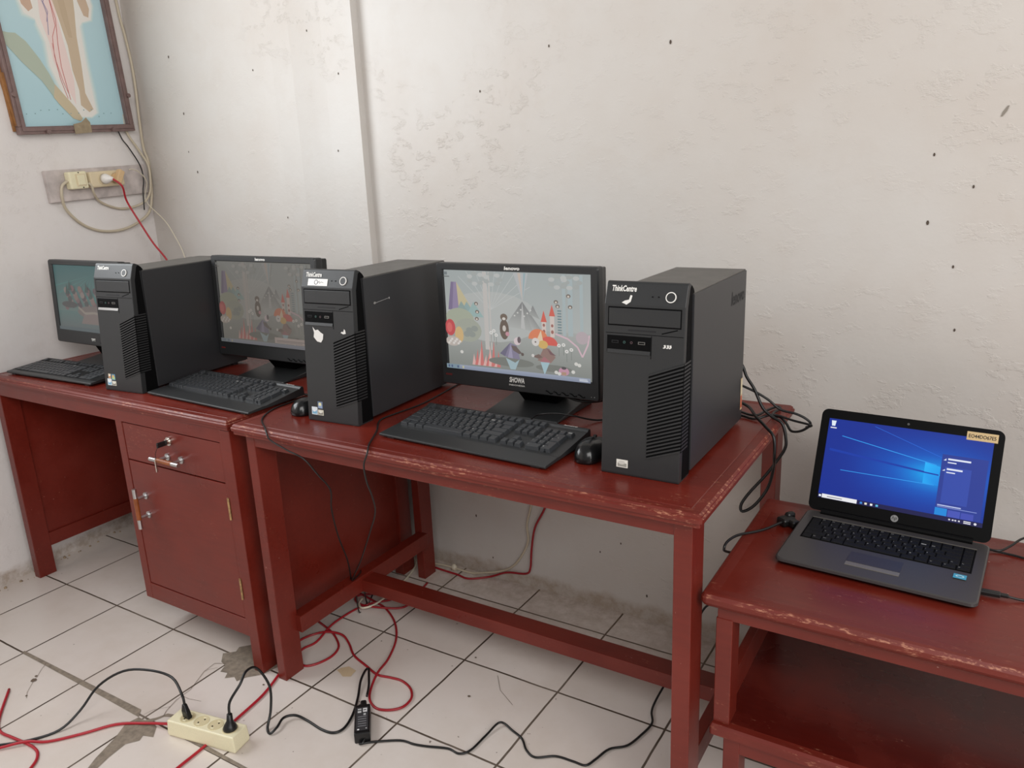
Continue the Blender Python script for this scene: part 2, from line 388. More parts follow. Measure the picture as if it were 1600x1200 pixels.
for a, b, z0, z1 in ((WS0, WS0+.05, WZ0, WZ1), (WS1-.05, WS1, WZ0, WZ1), (WS0, WS1, WZ0, WZ0+.05), (WS0, WS1, WZ1-.05, WZ1), ((WS0+WS1)/2-.025, (WS0+WS1)/2+.025, WZ0, WZ1)):
    w.box(a, b, .07, .12, z0, z1, mat=MWL)
struct('window_1', w)
# crumbled plaster along the foot of the left wall
w = mb(simple('crumbled_plaster', '#a08c74', .95, grain=.35, gscale=45))
for k in range(80):
    s0 = random.uniform(-1.3, -.05); o0 = abs(random.gauss(0, .018)); r = random.uniform(.0015, .006)
    if s0 > -.9 and random.random() < .4: continue
    c = Vector(WL(s0, o0+.002, r*.4)); w.loft([[c+Vector((math.cos(a)*r*q*random.uniform(.7, 1.3), math.sin(a)*r*q*random.uniform(.7, 1.3), h*r)) for a in (0, 1.1, 2.2, 3.3, 4.4, 5.4)] for q, h in ((1, -.4), (.9, .3), (.45, .7))])
o = w.build('plaster_rubble'); o['kind'] = 'stuff'; tag(o, 'crumbled plaster bits lying along the foot of the left wall', 'rubble')

# ------------------------------------------------------------------ desks
def desk_top(parent, x0, x1, y0, y1, z, th, rc=.004):
    b = mb('worn')
    b.slab(x0, x1, y0, y1, [(.014, z-th), (.006, z-th+.004), (.006, z-th*.62), (.001, z-th*.55), (.0, z-th*.3), (.004, z-th*.22), (.004, z-th*.12), (.009, z), (.026, z), (.0275, z-.0012), (.029, z-.0002)], rc, M['worn'], M['top'], (4, 6))
    return b.build('desktop', parent)

d1 = thing('desk', 'dark red wooden desk with a drawer and cupboard, standing in the room corner', 'desk', (0, 0, 0), 0, None)
desk_top(d1, -.178, 1.037, -.335, .375, .75, .03)
b = mb('wood'); b.box(-.163, 1.028, -.3235, -.295, .684, .722, .001); b.build('front_rail', d1)
for x0, y0 in ((-.165, -.325), (-.165, .30)):
    mb('wood').box(x0, x0+.033, y0, y0+.06, 0, .72, .0015).build('leg', d1)
b = mb('wood'); b.box(-.155, -.142, -.265, .30, .15, .72); b.box(-.163, -.134, -.266, .30, .103, .152, .001); b.build('side_panel', d1)
mb('wood').box(-.13, .535, .26, .285, .125, .155, .001).build('footrest', d1)
mb('wood').box(-.14, .52, .355, .366, .3, .72).build('back_panel', d1)
for y0 in (-.325, .30):
    mb('wood').box(.993, 1.03, y0, y0+.06, 0, .72, .0015).build('leg', d1)
b = mb('wood'); b.box(1.008, 1.022, -.265, .30, .107, .72); b.box(.522, .536, -.30, .30, .107, .70); b.box(.53, 1.01, -.30, .30, .112, .124); b.box(.53, 1.0, .345, .355, .112, .7); b.build('cabinet_shell', d1)
b = mb('wood'); b.box(.52, .5515, -.3235, -.293, .107, .686, .001); b.box(.551, .995, -.323, -.293, .107, .160, .001); b.box(.984, .996, -.323, -.293, .16, .686); b.build('cabinet_frame', d1)
def handle(parent, p, axis, ln):
    a = Vector(axis); p = Vector(p); out = Vector((0, -.034, 0))
    b = mb('silver')
    for s in (-1, 1):
        q = p+a*s*ln*.24
        b.cyl(q, q+Vector((0, -.004, 0)), .0105, n=18); b.cyl(q, q+out, .0045, n=10)
    b.cyl(p+out-a*ln*.5, p+out+a*ln*.5, .0062, n=14)
    h = b.build('handle', parent, label='silver bar handle with a brown wood grip')
    mb('grip').cyl(p+out-a*ln*.27, p+out+a*ln*.27, .0068, n=14).build('grip', h)
    return h
dr = mb('wood').box(.553, .983, -.322, -.300, .569, .681, .0015).build('drawer', d1)
handle(dr, (.778, -.322, .606), (1, 0, .0), .125)
b = mb('chrome'); b.cyl((.766, -.322, .655), (.766, -.327, .655), .0125); b.cyl((.766, -.327, .655), (.766, -.334, .655), .008); b.build('lock', dr)
b = mb('gloss'); b.box(.7635, .7685, -.362, -.333, .646, .661, .002); b.tube([(.766, -.358, .652), (.763, -.364, .639), (.760, -.366, .629), (.759, -.366, .615)], .0008, n=6)
b.use(M['chrome']); b.box(.7575, .7605, -.3715, -.3650, .578, .617, .001); b.build('drawer_key', dr)
do = mb('wood').box(.553, .983, -.322, -.303, .163, .565, .0015).build('door', d1)
handle(do, (.609, -.322, .432), (0, 0, 1), .125)
for z in (.465, .225):
    b = mb('brass'); b.cyl((.989, -.326, z), (.989, -.326, z+.062), .0032, n=10); b.box(.982, .989, -.3245, -.3222, z, z+.062); b.build('hinge', do)

d2 = thing('table', 'red wooden table with open legs, in the middle under two black computer towers', 'table', (0, 0, 0))
desk_top(d2, 1.058, 2.285, -.345, .38, .75, .03, .012)
b = mb('wood'); b.box(1.087, 2.256, -.3165, -.295, .69, .722, .001); b.box(1.087, 2.256, .345, .3665, .69, .722, .001); b.box(1.088, 1.11, -.3, .35, .69, .722); b.box(2.232, 2.256, -.3, .35, .69, .722); b.build('apron', d2)
for x0 in (1.085, 2.224):
    for y0 in (-.318, .311):
        mb('wood').box(x0, x0+(.03 if x0 < 2 else .036), y0, y0+(.066 if y0 < 0 else .06), 0, .722, .0018).build('leg', d2)
mb('wood').box(1.098, 1.136, -.26, .315, .126, .176, .0015).build('side_stretcher', d2)
mb('wood').box(2.226, 2.250, -.26, .315, .126, .177, .0015).build('side_stretcher', d2)
mb('wood').box(1.13, 2.23, -.012, .045, .126, .165, .0015).build('long_stretcher', d2)

d3 = thing('shelf_table', 'scuffed low red wooden table with a lower shelf, under the laptop', 'table', (0, 0, 0))
b = mb('worn'); b.slab(2.268, 3.24, -.297, .19, [(.026, .545), (.012, .546), (.004, .552), (.0, .558), (.0, .567), (.005, .574), (.012, .575), (.03, .575)], .012, M['worn'], M['top'], (4,)); b.build('tabletop', d3)
b = mb('wood'); b.box(2.296, 3.213, -.2735, -.25, .518, .546, .001); b.box(2.296, 3.213, .14, .1635, .518, .546, .001); b.box(2.296, 2.318, -.25, .14, .518, .546); b.box(3.19, 3.212, -.25, .14, .518, .546); b.build('apron', d3)
for x0 in (2.294, 3.183):
    for y0 in (-.275, .115):
        mb('wood').box(x0, x0+.031, y0, y0+.05, .293, .52, .0015).build('upper_leg', d3)
        mb('wood').box(x0+.021 if x0 < 3 else x0-.021, x0+.052 if x0 < 3 else x0+.01, y0, y0+.05, 0, .266, .0015).build('leg', d3)
b = mb('worn'); b.slab(2.289, 3.22, -.285, .18, [(.006, .266), (.0, .27), (.0, .287), (.004, .293), (.02, .293)], .006, M['worn'], M['shelf']); b.build('shelf', d3)  # shelf wood darkened to paint in the shade below the tabletop
b = mb('wood'); b.box(2.317, 3.19, -.2735, -.25, .234, .266, .001); b.box(2.317, 3.19, .14, .1635, .234, .266, .001); b.build('lower_apron', d3)
mb('wood').box(2.294, 2.312, -.225, .115, .293, .355, .001).build('side_rail', d3)

# ------------------------------------------------------------------ computer towers
TW, TDp, TH, BZ = .163, .42, .356, .058        # width, depth, case height, bezel depth
def fy(z):                                      # front face of the bezel at height z
    return LEAN*z if z < .336 else .025+(z-.336)*.36
def tower(name_label, loc, rz, kind):
    t = thing('computer_tower', name_label, 'computer', loc, rz, 'black desktop towers on the red tables')
    b = mb('case'); b.box(.002, TW-.003, BZ-.004, TDp, .008, TH, .0015)
    for x in (.02, TW-.03):
        for y in (.05, TDp-.05): b.box(x, x+.014, y, y+.02, 0, .01)
    b.build('case', t)
    b = mb('top_sheen'); b.box(.001, TW-.0015, BZ+.010, TDp+.001, TH-.002, TH+.0012, .0008); b.build('top_cover', t)  # lighter grey paints the wall's grazing reflection into the cover colour
    b = mb('case'); b.prism([(BZ-.002, .010), (TDp-.002, .010), (TDp-.002, TH-.001), (BZ+.004, TH-.001)], TW-.0035, TW+.0018, axis='x', bevel=.0009); b.build('side_panel', t)
    prof = [(.001, .0), (.0, .004), (.025, .336), (.0385, .3735), (.041, .377), (.046, .378), (.056, .374), (.066, .366), (.071, .3565), (BZ, .3565), (BZ, .0)]
    b = mb('plastic'); b.prism(prof, .0, TW-.002, axis='x', bevel=.0014); bz = b.build('front_bezel', t)
    b = mb('dark'); b.prism([(.016, .004), (.038, .330), (.050, .368), (.056, .372), (.065, .365), (.070, .3575), (BZ-.001, .3555), (BZ-.001, .004)], TW-.003, TW-.0012, axis='x'); b.build('bezel_side_shade', t)  # near-black sheet paints the shadow on the inset side of the bezel
    # drive bay, lines and slash
    b = mb('plastic'); b.box(.010, TW-.011, -.0016, .006, .298, .329, .0008); b.use(M['dark'])
    b.box(.008, TW-.009, -.0006, .005, .2955, .3315); b.box(.004, TW-.004, -.0004, .005, .2805, .2815); b.use(M['emboss']); b.box(.05, .105, -.0005, .005, .2865, .2895); b.use(M['dark'])
    b.box(0, .032, -.0006, .0006, 0, .0022, mat=T(TW-.046, .0005, .2835) @ RY(-16)); b.lean().build('drive_bay', t)
    # port recess
    b = mb('dark'); b.box(.007, .096, -.0006, .005, .243, .2765); b.box(.0965, .0975, -.0005, .004, .236, .2795); b.use(M['silver' if kind == 1 else 'plastic']); b.prism([(-.0022, .243), (.0, .243), (.0, .2525)], .008, .0955, axis='x')
    for x, m in ((.024, 'ports'), (.078, 'ports')):
        b.use(M['ports' if x > .05 else 'emboss']); b.box(x-.007, x+.007, -.0014, -.0002, .262, .2672); b.use(M['dark']); b.box(x-.0055, x+.0055, -.0018, -.0012, .2632, .266)
    b.lean().build('port_panel', t)
    for x, m in ((.043, 'green'), (.0575, 'pink')):
        b = mb(m); b.ring(T(x, -.0005, .2645) @ RX(90), .0014, .0026, .0012, 18); b.lean().build('audio_jack', t)
    # vent louvres, wrapping the right edge
    b = mb('dark'); b.prism([(.094, .040), (TW-.002, .064), (TW-.002, .232), (.094, .206)], -.0004, .004, axis='y')
    b.prism([(.001, .062), (.036, .062), (.036, .230), (.001, .230)], TW-.0022, TW-.0008, axis='x')
    b.use(M['plastic']); n = 23
    for k in range(n+1):
        u = k/n; z0 = .040+u*.163; z1 = .064+u*.165; hh = .0032
        b.prism([(.094, z0), (TW-.0012, z1), (TW-.0012, z1+hh), (.094, z0+hh)], -.0022, .003, axis='y')
        b.box(TW-.0026, TW-.0002, .002, .037, z1, z1+hh)
    b.lean().build('vent_grille', t)
    # power button on the slanted brow
    def brow(x, z, out=.0004): return T(x, fy(z)-out, z) @ RX(-19.8)
    b = mb('plastic'); m4 = brow(TW-.032, .352) @ RX(90); b.cyl(m4 @ Vector((0, 0, 0)), m4 @ Vector((0, 0, .0016)), .0085); pb = b.build('power_button', t)
    mb('white').ring(m4, .0085, .0102, .0019).build('button_ring', pb)
    b = mb('dark'); b.box(-.0012, .0012, -.0008, .001, 0, .002, mat=brow(TW-.056, .351)); b.box(-.0012, .0012, -.0008, .001, 0, .002, mat=brow(TW-.068, .3508)); b.build('indicator_light', t)
    add_text(mb('white'), 'ThinkCentre', brow(.012, .3595, .0008), .050, .0118, .10, .03).build('brand_lettering', t, label='white brand lettering')
    if kind == 3:
        add_text(mb('emboss'), 'lenovo', T(TW+.0022, TDp-.115, .292) @ RZ(90), .098, .030, .12, .012).build('side_lettering', t, label='embossed dark lettering')
    # stickers
    def stick(x, z, wd, h, cols, nm='sticker', lb=None):
        p = Pic(wd, h); p.rect(0, 0, 1, 1, cols[0]); p.rect(.1, .1, .9, .55, cols[1]); p.ell(.45, .62, .3, .25, cols[2])
        o = put(nm, p.mesh(nm, M['print']), t, (x, fy(z)-.0004, z), lb); o.rotation_euler = (-math.atan(LEAN), 0, 0); return o
    if kind in (1, 2):
        stick(.022, .026, .019, .02, ('#dfe6ea', '#7fb4cf', '#e8eef2'), lb='pale blue processor sticker')
        stick(.042, .023, .018, .014, ('#d9d6c4', '#8c8a80', '#e6e4da'), lb='pale grey sticker')
        stick(.041, .042, .016, .018, ('#5f8fae', '#a8cc98', '#d7b26a') if kind == 1 else ('#6e7f9a', '#93a7c4', '#e4e0b4'), lb='small window logo sticker')
        if kind == 1: stick(.024, .044, .011, .014, ('#dccfb8', '#c77a3c', '#e8e0d0'), lb='small orange and white sticker')
    if kind == 3: stick(.045, .024, .024, .016, ('#e6e3da', '#9c9a92', '#cfccc4'), lb='white printed sticker')
    def scuff(pts, x, z, sc, lb):
        p = Pic(sc, sc); p.poly(pts, '#e4e2de'); o = put('scuff_mark', p.mesh('scuff_mark', M['print']), t, (x, fy(z)-.0004, z), lb); o.rotation_euler = (R(-19.8) if z > .336 else -math.atan(LEAN), 0, 0)
    if kind == 2:
        p = Pic(.062, .017); p.rect(0, 0, 1, 1, '#e9e7e2'); p.ell(.42, .5, .10, .36, '#55535a'); p.ell(.42, .5, .065, .26, '#e9e7e2'); p.line([(.5, .35), (.58, .7), (.6, .35), (.68, .55), (.8, .45)], .001, '#55535a')
        o = put('paper_label', p.mesh('paper_label', M['print']), t, (.052, fy(.3475)-.0006, .3475), 'white paper label with handwriting'); o.rotation_euler = (R(-19.8), 0, 0)
        scuff([(.1, .9), (.2, .55), (.15, .3), (.4, .05), (.7, .0), (.85, .2), (.9, .5), (.7, .6), (.5, .75), (.3, .7)], .047, .222, .042, 'torn white sticker remains')
        scuff([(.0, .3), (.3, .5), (.5, .4), (.7, .9), (.9, .7), (1, .2), (.5, .1)], TW-.036, .232, .016, 'small white scuff')
        p = Pic(.068, .010); p.line([(.02, .2), (.3, .4), (.97, .75)], .0012, '#9a9896'); p.ell(.08, .35, .07, .3, '#8d8b88'); p.ell(.94, .7, .025, .28, '#b5b3b0')
        o = put('scratch_mark', p.mesh('scratch_mark', M['print']), t, (TW+.0022, BZ+.068, .292), 'pale scratched strip'); o.rotation_euler = (0, 0, R(90))
    if kind == 3:
        scuff([(0, .2), (.3, .1), (.5, .0), (.9, .3), (1, .9), (.8, .95), (.7, .5), (.3, .4)], .045, .345, .02, 'white paint scuff')
        for dx in (0, .006, .011): scuff([(.1, .1), (.5, .4), (.3, .8), (.8, .9), (.9, .3), (.5, .0)], TW-.040+dx, .262, .008, 'white sticker remains')
        p = Pic(.015, .075); p.rect(0, 0, 1, 1, '#d8c29a'); p.rect(.1, .06, .9, .45, '#c9583c'); p.rect(.12, .5, .88, .95, '#e4d8b8')
        o = put('warranty_sticker', p.mesh('warranty_sticker', M['print']), t, (TW+.0022, TDp-.012, .072), 'tall cream and red sticker'); o.rotation_euler = (0, 0, R(90))
    return t
TZ = .75
tower('black computer tower on the desk in the corner, leftmost of the three', (.409, -.269, TZ), 5.0, 1)
tower('black computer tower with a white paper label, at the left end of the middle table', (1.222, -.226, TZ), 3.0, 2)
tower('black computer tower at the right end of the middle table, cables behind it', (2.039, -.228, TZ), .3, 3)

# ------------------------------------------------------------------ monitors
def wallpaper(w, h, gain, tint, popup=False, wash=.12):
    p = Pic(w, h, gain, tint, wash=wash, grey='#a0a09c')
    p.rect(0, .32, 1, 1, '#b4b8b6', '#a3abab'); p.rect(0, 0, 1, .45, '#7d817c', '#a9aca9'); p.ell(.33, .55, .34, .25, '#b5b8b6')
    for k in range(9): p.line([(.33, .62), (.33+.34*math.cos(R(35+k*12)), .62+.42*math.sin(R(35+k*12)))], .0012, '#c3c6c5')
    p.poly([(.02, .60), (.05, .88), (.09, .88), (.15, .58)], '#77678c'); p.poly([(.05, .60), (.07, .88), (.09, .88), (.10, .59)], '#8f7fa2'); p.poly([(.09, .88), (.10, .60), (.22, .56)], '#c6b992')
    for x, c in ((.16, '#8ea8a8'), (.21, '#97b4b2'), (.12, '#8aa09c')): p.poly([(x-.06, .54), (x, .69), (x+.07, .54)], c)
    p.ell(.10, .50, .11, .12, '#a6ac98'); p.ell(.16, .40, .10, .12, '#a2a698')
    for x, y in ((.17, .40), (.19, .36), (.21, .42), (.15, .36)): p.ell(x, y, .025, .03, '#8e948e')
    p.poly([(.43, .47), (.555, .72), (.69, .43)], None, ['#b2b4b2', '#6c6c6e', '#a9aba8']); p.poly([(.555, .72), (.62, .44), (.69, .43)], None, ['#727274', '#b4b6b4', '#9a9c9a']); p.poly([(.555, .72), (.57, .45), (.54, .46)], '#bdbdbc'); p.poly([(.60, .60), (.625, .69), (.67, .56)], None, ['#a0a2a0', '#77787a', '#a0a2a0'])
    for k in range(6): p.ell(.50+.022*k, .58+.03*(k % 3), .006, .008, '#cfcfca')
    p.poly([(.50, .99), (.56, .72), (.60, .99)], '#b6b9bb'); p.poly([(.53, .99), (.56, .72), (.55, .99)], '#c9b8ac'); p.poly([(.57, .99), (.56, .72), (.585, .99)], '#94aeb4')
    for x0, x1 in ((.285, .315), (.325, .335), (.82, .84), (.855, .885), (.93, .95)): p.rect(x0, .22 if x0 < .5 else .42, x1, .99, '#c4bfbb' if x0 < .5 else '#a9b7ba')
    for cx in (.24, .36, .80, .88):
        for k in range(7): p.ell(cx+.05*math.cos(k*.9), .92+.05*math.sin(k*.9), .02, .02, '#bdbfbd' if k % 2 else '#a5aaa8')
    for k in range(9): p.rect(.79, .44+k*.026, .815, .452+k*.026, '#5f7d86')
    for x, hh in ((.70, .12), (.755, .18)): p.rect(x-.014, .40, x+.014, .42+hh, '#d8c8c0'); p.poly([(x-.02, .42+hh), (x, .53+hh), (x+.02, .42+hh)], '#d6503c'); p.ell(x, .45, .009, .018, '#9c5a50'); p.ell(x, .51, .008, .015, '#9c5a50')
    p.ell(.43, .44, .032, .10, '#5a4536'); p.ell(.43, .56, .025, .035, '#665142'); p.ell(.43, .545, .012, .014, '#d8d2ca'); p.ell(.43, .45, .012, .03, '#cfc8c0')
    p.ell(.66, .37, .065, .10, '#e07a48', a0=0, a1=180); p.ell(.73, .32, .06, .085, '#d8483c', a0=0, a1=180); p.poly([(.64, .33), (.68, .46), (.70, .30)], '#e8ccaa')
    p.ell(.035, .42, .038, .085, '#c8303a'); p.ell(.03, .42, .02, .05, '#dc5a58'); p.ell(.10, .35, .032, .085, '#d6b276'); p.ell(.05, .28, .055, .05, '#c2b6ae')
    for k in range(8): p.ell(.02+.012*k, .26+.02*(k % 3), .009, .012, '#e2dcd6')
    for k in range(10): x = .20+.02*k; p.poly([(x-.012, .055), (x+.004+.01*(k % 3), .17+.05*((k*5) % 4)), (x+.016, .055)], '#cf6a66' if k % 2 else '#dfb0aa')
    p.ell(.47, .12, .16, .045, '#6f726c'); p.ell(.76, .10, .12, .035, '#6f726c')
    p.poly([(.435, .16), (.50, .12), (.53, .155), (.50, .05), (.465, .05)], '#9fb9c2')
    p.poly([(.395, .20), (.47, .315), (.515, .29), (.535, .155), (.45, .165)], '#7d7592'); p.poly([(.395, .20), (.47, .315), (.43, .175)], '#5f5a78'); p.poly([(.45, .165), (.475, .31), (.485, .16)], '#9a93b0'); p.poly([(.475, .29), (.51, .285), (.55, .22), (.53, .21), (.49, .24)], '#5d4a48')
    p.ell(.52, .335, .024, .038, '#dccace'); p.ell(.533, .35, .012, .032, '#5a4650'); p.ell(.553, .21, .010, .016, '#4e3a34')
    p.poly([(.655, .165), (.70, .30), (.735, .29), (.775, .21), (.745, .155)], '#8c6a62'); p.poly([(.72, .29), (.78, .225), (.74, .235)], '#6d4148'); p.poly([(.67, .155), (.70, .21), (.745, .155)], '#a5636a'); p.poly([(.62, .20), (.665, .23), (.69, .20), (.66, .185)], '#6c5048')
    p.ell(.695, .325, .032, .04, '#d8ae58'); p.ell(.645, .345, .025, .04, '#dcd6d2'); p.ell(.645, .345, .006, .008, '#6a5a54'); p.poly([(.675, .155), (.70, .03), (.735, .155)], '#a2c2cc'); p.ell(.625, .21, .010, .016, '#d6d2ce')
    p.ell(.455, .40, .014, .022, '#c88e9a')
    for x, y in ((.36, .42), (.375, .38), (.34, .40), (.80, .33), (.83, .34), (.85, .28), (.88, .30)): p.rect(x-.0015, y-.10, x+.0015, y, '#6d7670'); p.ell(x, y, .012, .017, '#e6e4e0'); p.ell(x, y, .004, .006, '#9c9a94')
    p.line([(.78, .44), (.86, .40), (.92, .33), (.95, .24), (.985, .36), (.995, .45)], .004, '#d8b6c2'); p.ell(.95, .42, .04, .06, '#b8a8ae')
    p.ell(.83, .085, .034, .04, '#c890a8'); p.ell(.83, .118, .016, .014, '#3a3038'); p.rect(.815, .05, .845, .08, '#b08c72')
    for x, y in ((.78, .07), (.80, .06), (.89, .09), (.91, .17), (.93, .16), (.12, .18)): p.ell(x, y, .012, .017, '#dcdad4')
    for x, y in ((.245, .68), (.25, .60), (.245, .53), (.79, .74), (.80, .70), (.88, .70), (.87, .80)): p.ell(x, y, .014, .018, '#6a5a50'); p.ell(x, y-.004, .007, .01, '#d8ccc0')
    p.rect(0, 0, 1, .045, '#7f8aa4', '#9aa4ba'); p.rect(0, 0, .10, .045, '#7690a0')
    for x in (.012, .035, .08, .12): p.rect(x, .01, x+.012, .035, '#2f4a7a' if x < .1 else '#c8c49c')
    p.rect(.93, .012, .985, .022, '#d2d8e4'); p.rect(.93, .026, .98, .034, '#d2d8e4'); p.rect(.02, .955, .045, .985, '#6a7478'); p.rect(.015, .935, .06, .943, '#44484a')
    if popup: p.rect(.60, .05, .97, .12, '#d8c8c4'); p.rect(.62, .08, .95, .088, '#8a7f80'); p.rect(.62, .065, .88, .071, '#8a7f80'); p.poly([(.93, .05), (.955, .05), (.955, .03)], '#d8c8c4')
    return p
def lakeside(w, h, gain, tint):
    p = Pic(w, h, gain, tint, wash=.42, grey='#7a7e7c'); p.rect(0, .3, 1, 1, '#8f9c98', '#3f7f84'); p.rect(0, 0, 1, .3, '#8a8286', '#7f9a98')
    for k in range(11): a = R(200+k*14); p.poly([(.62, .86), (.62+.7*math.cos(a), .86+.5*math.sin(a)), (.62+.7*math.cos(a+.05), .86+.5*math.sin(a+.05))], '#69a09c')
    for k in range(34):
        x = .16+.6*((k*37) % 34)/34; y = .36+.30*((k*19) % 34)/34
        p.ell(x, y, .035, .05, ('#a8767a', '#b98c86', '#7c5660', '#c2a09a', '#6f5f60')[k % 5], n=9)
    for x, y in ((.2, .56), (.25, .62), (.52, .6), (.58, .52)): p.poly([(x-.03, y), (x, y+.16), (x+.03, y)], '#56605c')
    p.ell(.22, .40, .13, .05, '#6e5c5e'); p.ell(.62, .30, .28, .10, '#a88a86'); p.poly([(.38, .12), (.46, .30), (.9, .30), (1, .12)], '#b69490'); p.line([(.36, .37), (.46, .28), (.6, .30), (.8, .27)], .008, '#d0b4a8')
    p.rect(0, 0, 1, .05, '#777c84'); return p
def monitor(label, loc, screen, texts, px=0.0, rz=0, MW=.458, MH=.318, z0=.053, tilt=0.0):
    t = thing('computer_monitor', label, 'monitor', loc, rz, 'wide monitors on the red tables')
    b = mb('plastic')       # wedge shaped foot
    b.loft([[(-.105, -.075, .0), (.105, -.075, .0), (.105, .115, .0), (-.105, .115, .0)], [(-.104, -.074, .005), (.104, -.074, .005), (.104, .114, .024), (-.104, .114, .024)]], bevel=.002); b.build('stand_base', t)
    b = mb('dark'); b.loft([[(-.048, .03, .014), (.048, .03, .014), (.048, .085, .018), (-.048, .085, .018)], [(-.066, .006, z0+.006), (.066, .006, z0+.006), (.066, .07, z0+.006), (-.066, .07, z0+.006)], [(-.05, .03, z0+.1), (.05, .03, z0+.1), (.05, .065, z0+.1), (-.05, .065, z0+.1)]], bevel=.002); b.build('stand_neck', t)
    def fix(o, z=0.0, y=0.0, x=0.0):
        o.matrix_local = T(0, 0, z0) @ RX(-tilt) @ T(x, y, z); return o
    x0, x1 = px-MW/2, px+MW/2; bt, bs, bb = .0175, .021, .046
    b = mb('plastic')       # bezel frame as one moulded ring
    def rr(i0, i1, i2, y, r): return [(x, y, z) for x, z in rrect(x0+i0, x1-i0, i2, MH-i1, r, 4)]
    b.loft([rr(.001, .001, .001, .0, .006), rr(.0, .0, .0, -.006, .006), rr(.0, .0, .0, -.026, .006), rr(.003, .003, .003, -.030, .005), rr(bs-.002, bt-.002, bb-.002, -.030, .001), rr(bs, bt, bb, -.0265, .001), rr(bs, bt, bb, -.012, .001)], cap=False); fix(b.build('bezel', t))
    b = mb('gloss'); b.loft([[(x0+.003, -.012, .004), (x1-.003, -.012, .004), (x1-.003, -.012, MH-.003), (x0+.003, -.012, MH-.003)], [(x0+.004, .022, .010), (x1-.004, .022, .010), (x1-.004, .022, MH-.004), (x0+.004, .022, MH-.004)], [(x0+.06, .045, .05), (x1-.06, .045, .05), (x1-.06, .045, MH-.05), (x0+.06, .045, MH-.05)]], bevel=.003); fix(b.build('back_shell', t))
    sw, sh = MW-2*bs+.001, MH-bt-bb+.001
    o = put('screen', screen(sw, sh).mesh('screen', M['screen']), t, (0, 0, 0), 'lit display'); fix(o, bb-.0005+sh/2, -.0235, px)
    for body, cx, cz, w, h, it in texts:
        fix(add_text(mb('white'), body, T(px+cx-w/2, -.0304, cz if cz > 0 else MH+cz), w, h, it, .035 if h > .006 else .012).build('brand_lettering', t))
    b = mb('dark')
    for k in range(5): b.tube([(x1-.145+k*.022, -.0300, .013), (x1-.139+k*.022, -.0308, .012), (x1-.132+k*.022, -.0308, .007), (x1-.126+k*.022, -.0300, .009)], .0013, n=6, sub=3)
    fix(b.build('menu_buttons', t))
    b = mb('white'); b.box(x1-.014, x1-.0125, -.0305, -.029, .010, .0115); b.box(x1-.022, x1-.0208, -.0305, -.029, .010, .011); fix(b.build('indicator_light', t))
    return t, fix
def rrect(x0, x1, y0, y1, r, n=6):
    P = []
    for cx, cy, st in ((x1-r, y1-r, 0), (x0+r, y1-r, 90), (x0+r, y0+r, 180), (x1-r, y0+r, 270)):
        for k in range(n): P.append((cx+r*math.cos(R(st+90*k/(n-1))), cy+r*math.sin(R(st+90*k/(n-1)))))
    return P
ltop = ('lenovo', .0, -.0128, .044, .0088, .1)
m, fx = monitor('black monitor partly hidden behind the leftmost tower, pink and teal picture on its screen', (.065, -.062, TZ), lambda w, h: lakeside(w, h, .50, (.9, 1.0, .98)), [('TFT', .02, .016, .024, .009, 0)], -.01, 0, .41, .288, .070, 3.5)
m, fx = monitor('black monitor with a dim greyish forest picture, between the left and middle towers', (.780, .075, TZ), lambda w, h: wallpaper(w, h, .40, (1, .92, .86), True, .5), [ltop], 0.0, tilt=2.5)
fx(mb(simple('dull_red_print', '#7a2a26', .5)).box(-.217, -.199, -.0306, -.029, .022, .026).build('red_badge', m))
m, fx = monitor('black monitor with a bright grey forest picture, between the middle and right towers', (1.712, .075, TZ), lambda w, h: wallpaper(w, h, .88, (1, 1, 1), False, .2), [ltop, ('SHOWA', .002, .024, .044, .014, .18), ('INDONESIA', .002, .0155, .046, .0042, 0)], -.033)
mb('rubber').tube([(.06, .02, .062), (.085, .005, .050), (.115, -.004, .044), (.15, -.006, .043), (.185, .0, .048), (.215, .015, .058)], .0035).build('cord', m)
fx(mb(simple('faded_red_print', '#5e2222', .5)).box(-.250, -.230, -.0306, -.029, .024, .029).build('red_badge', m))

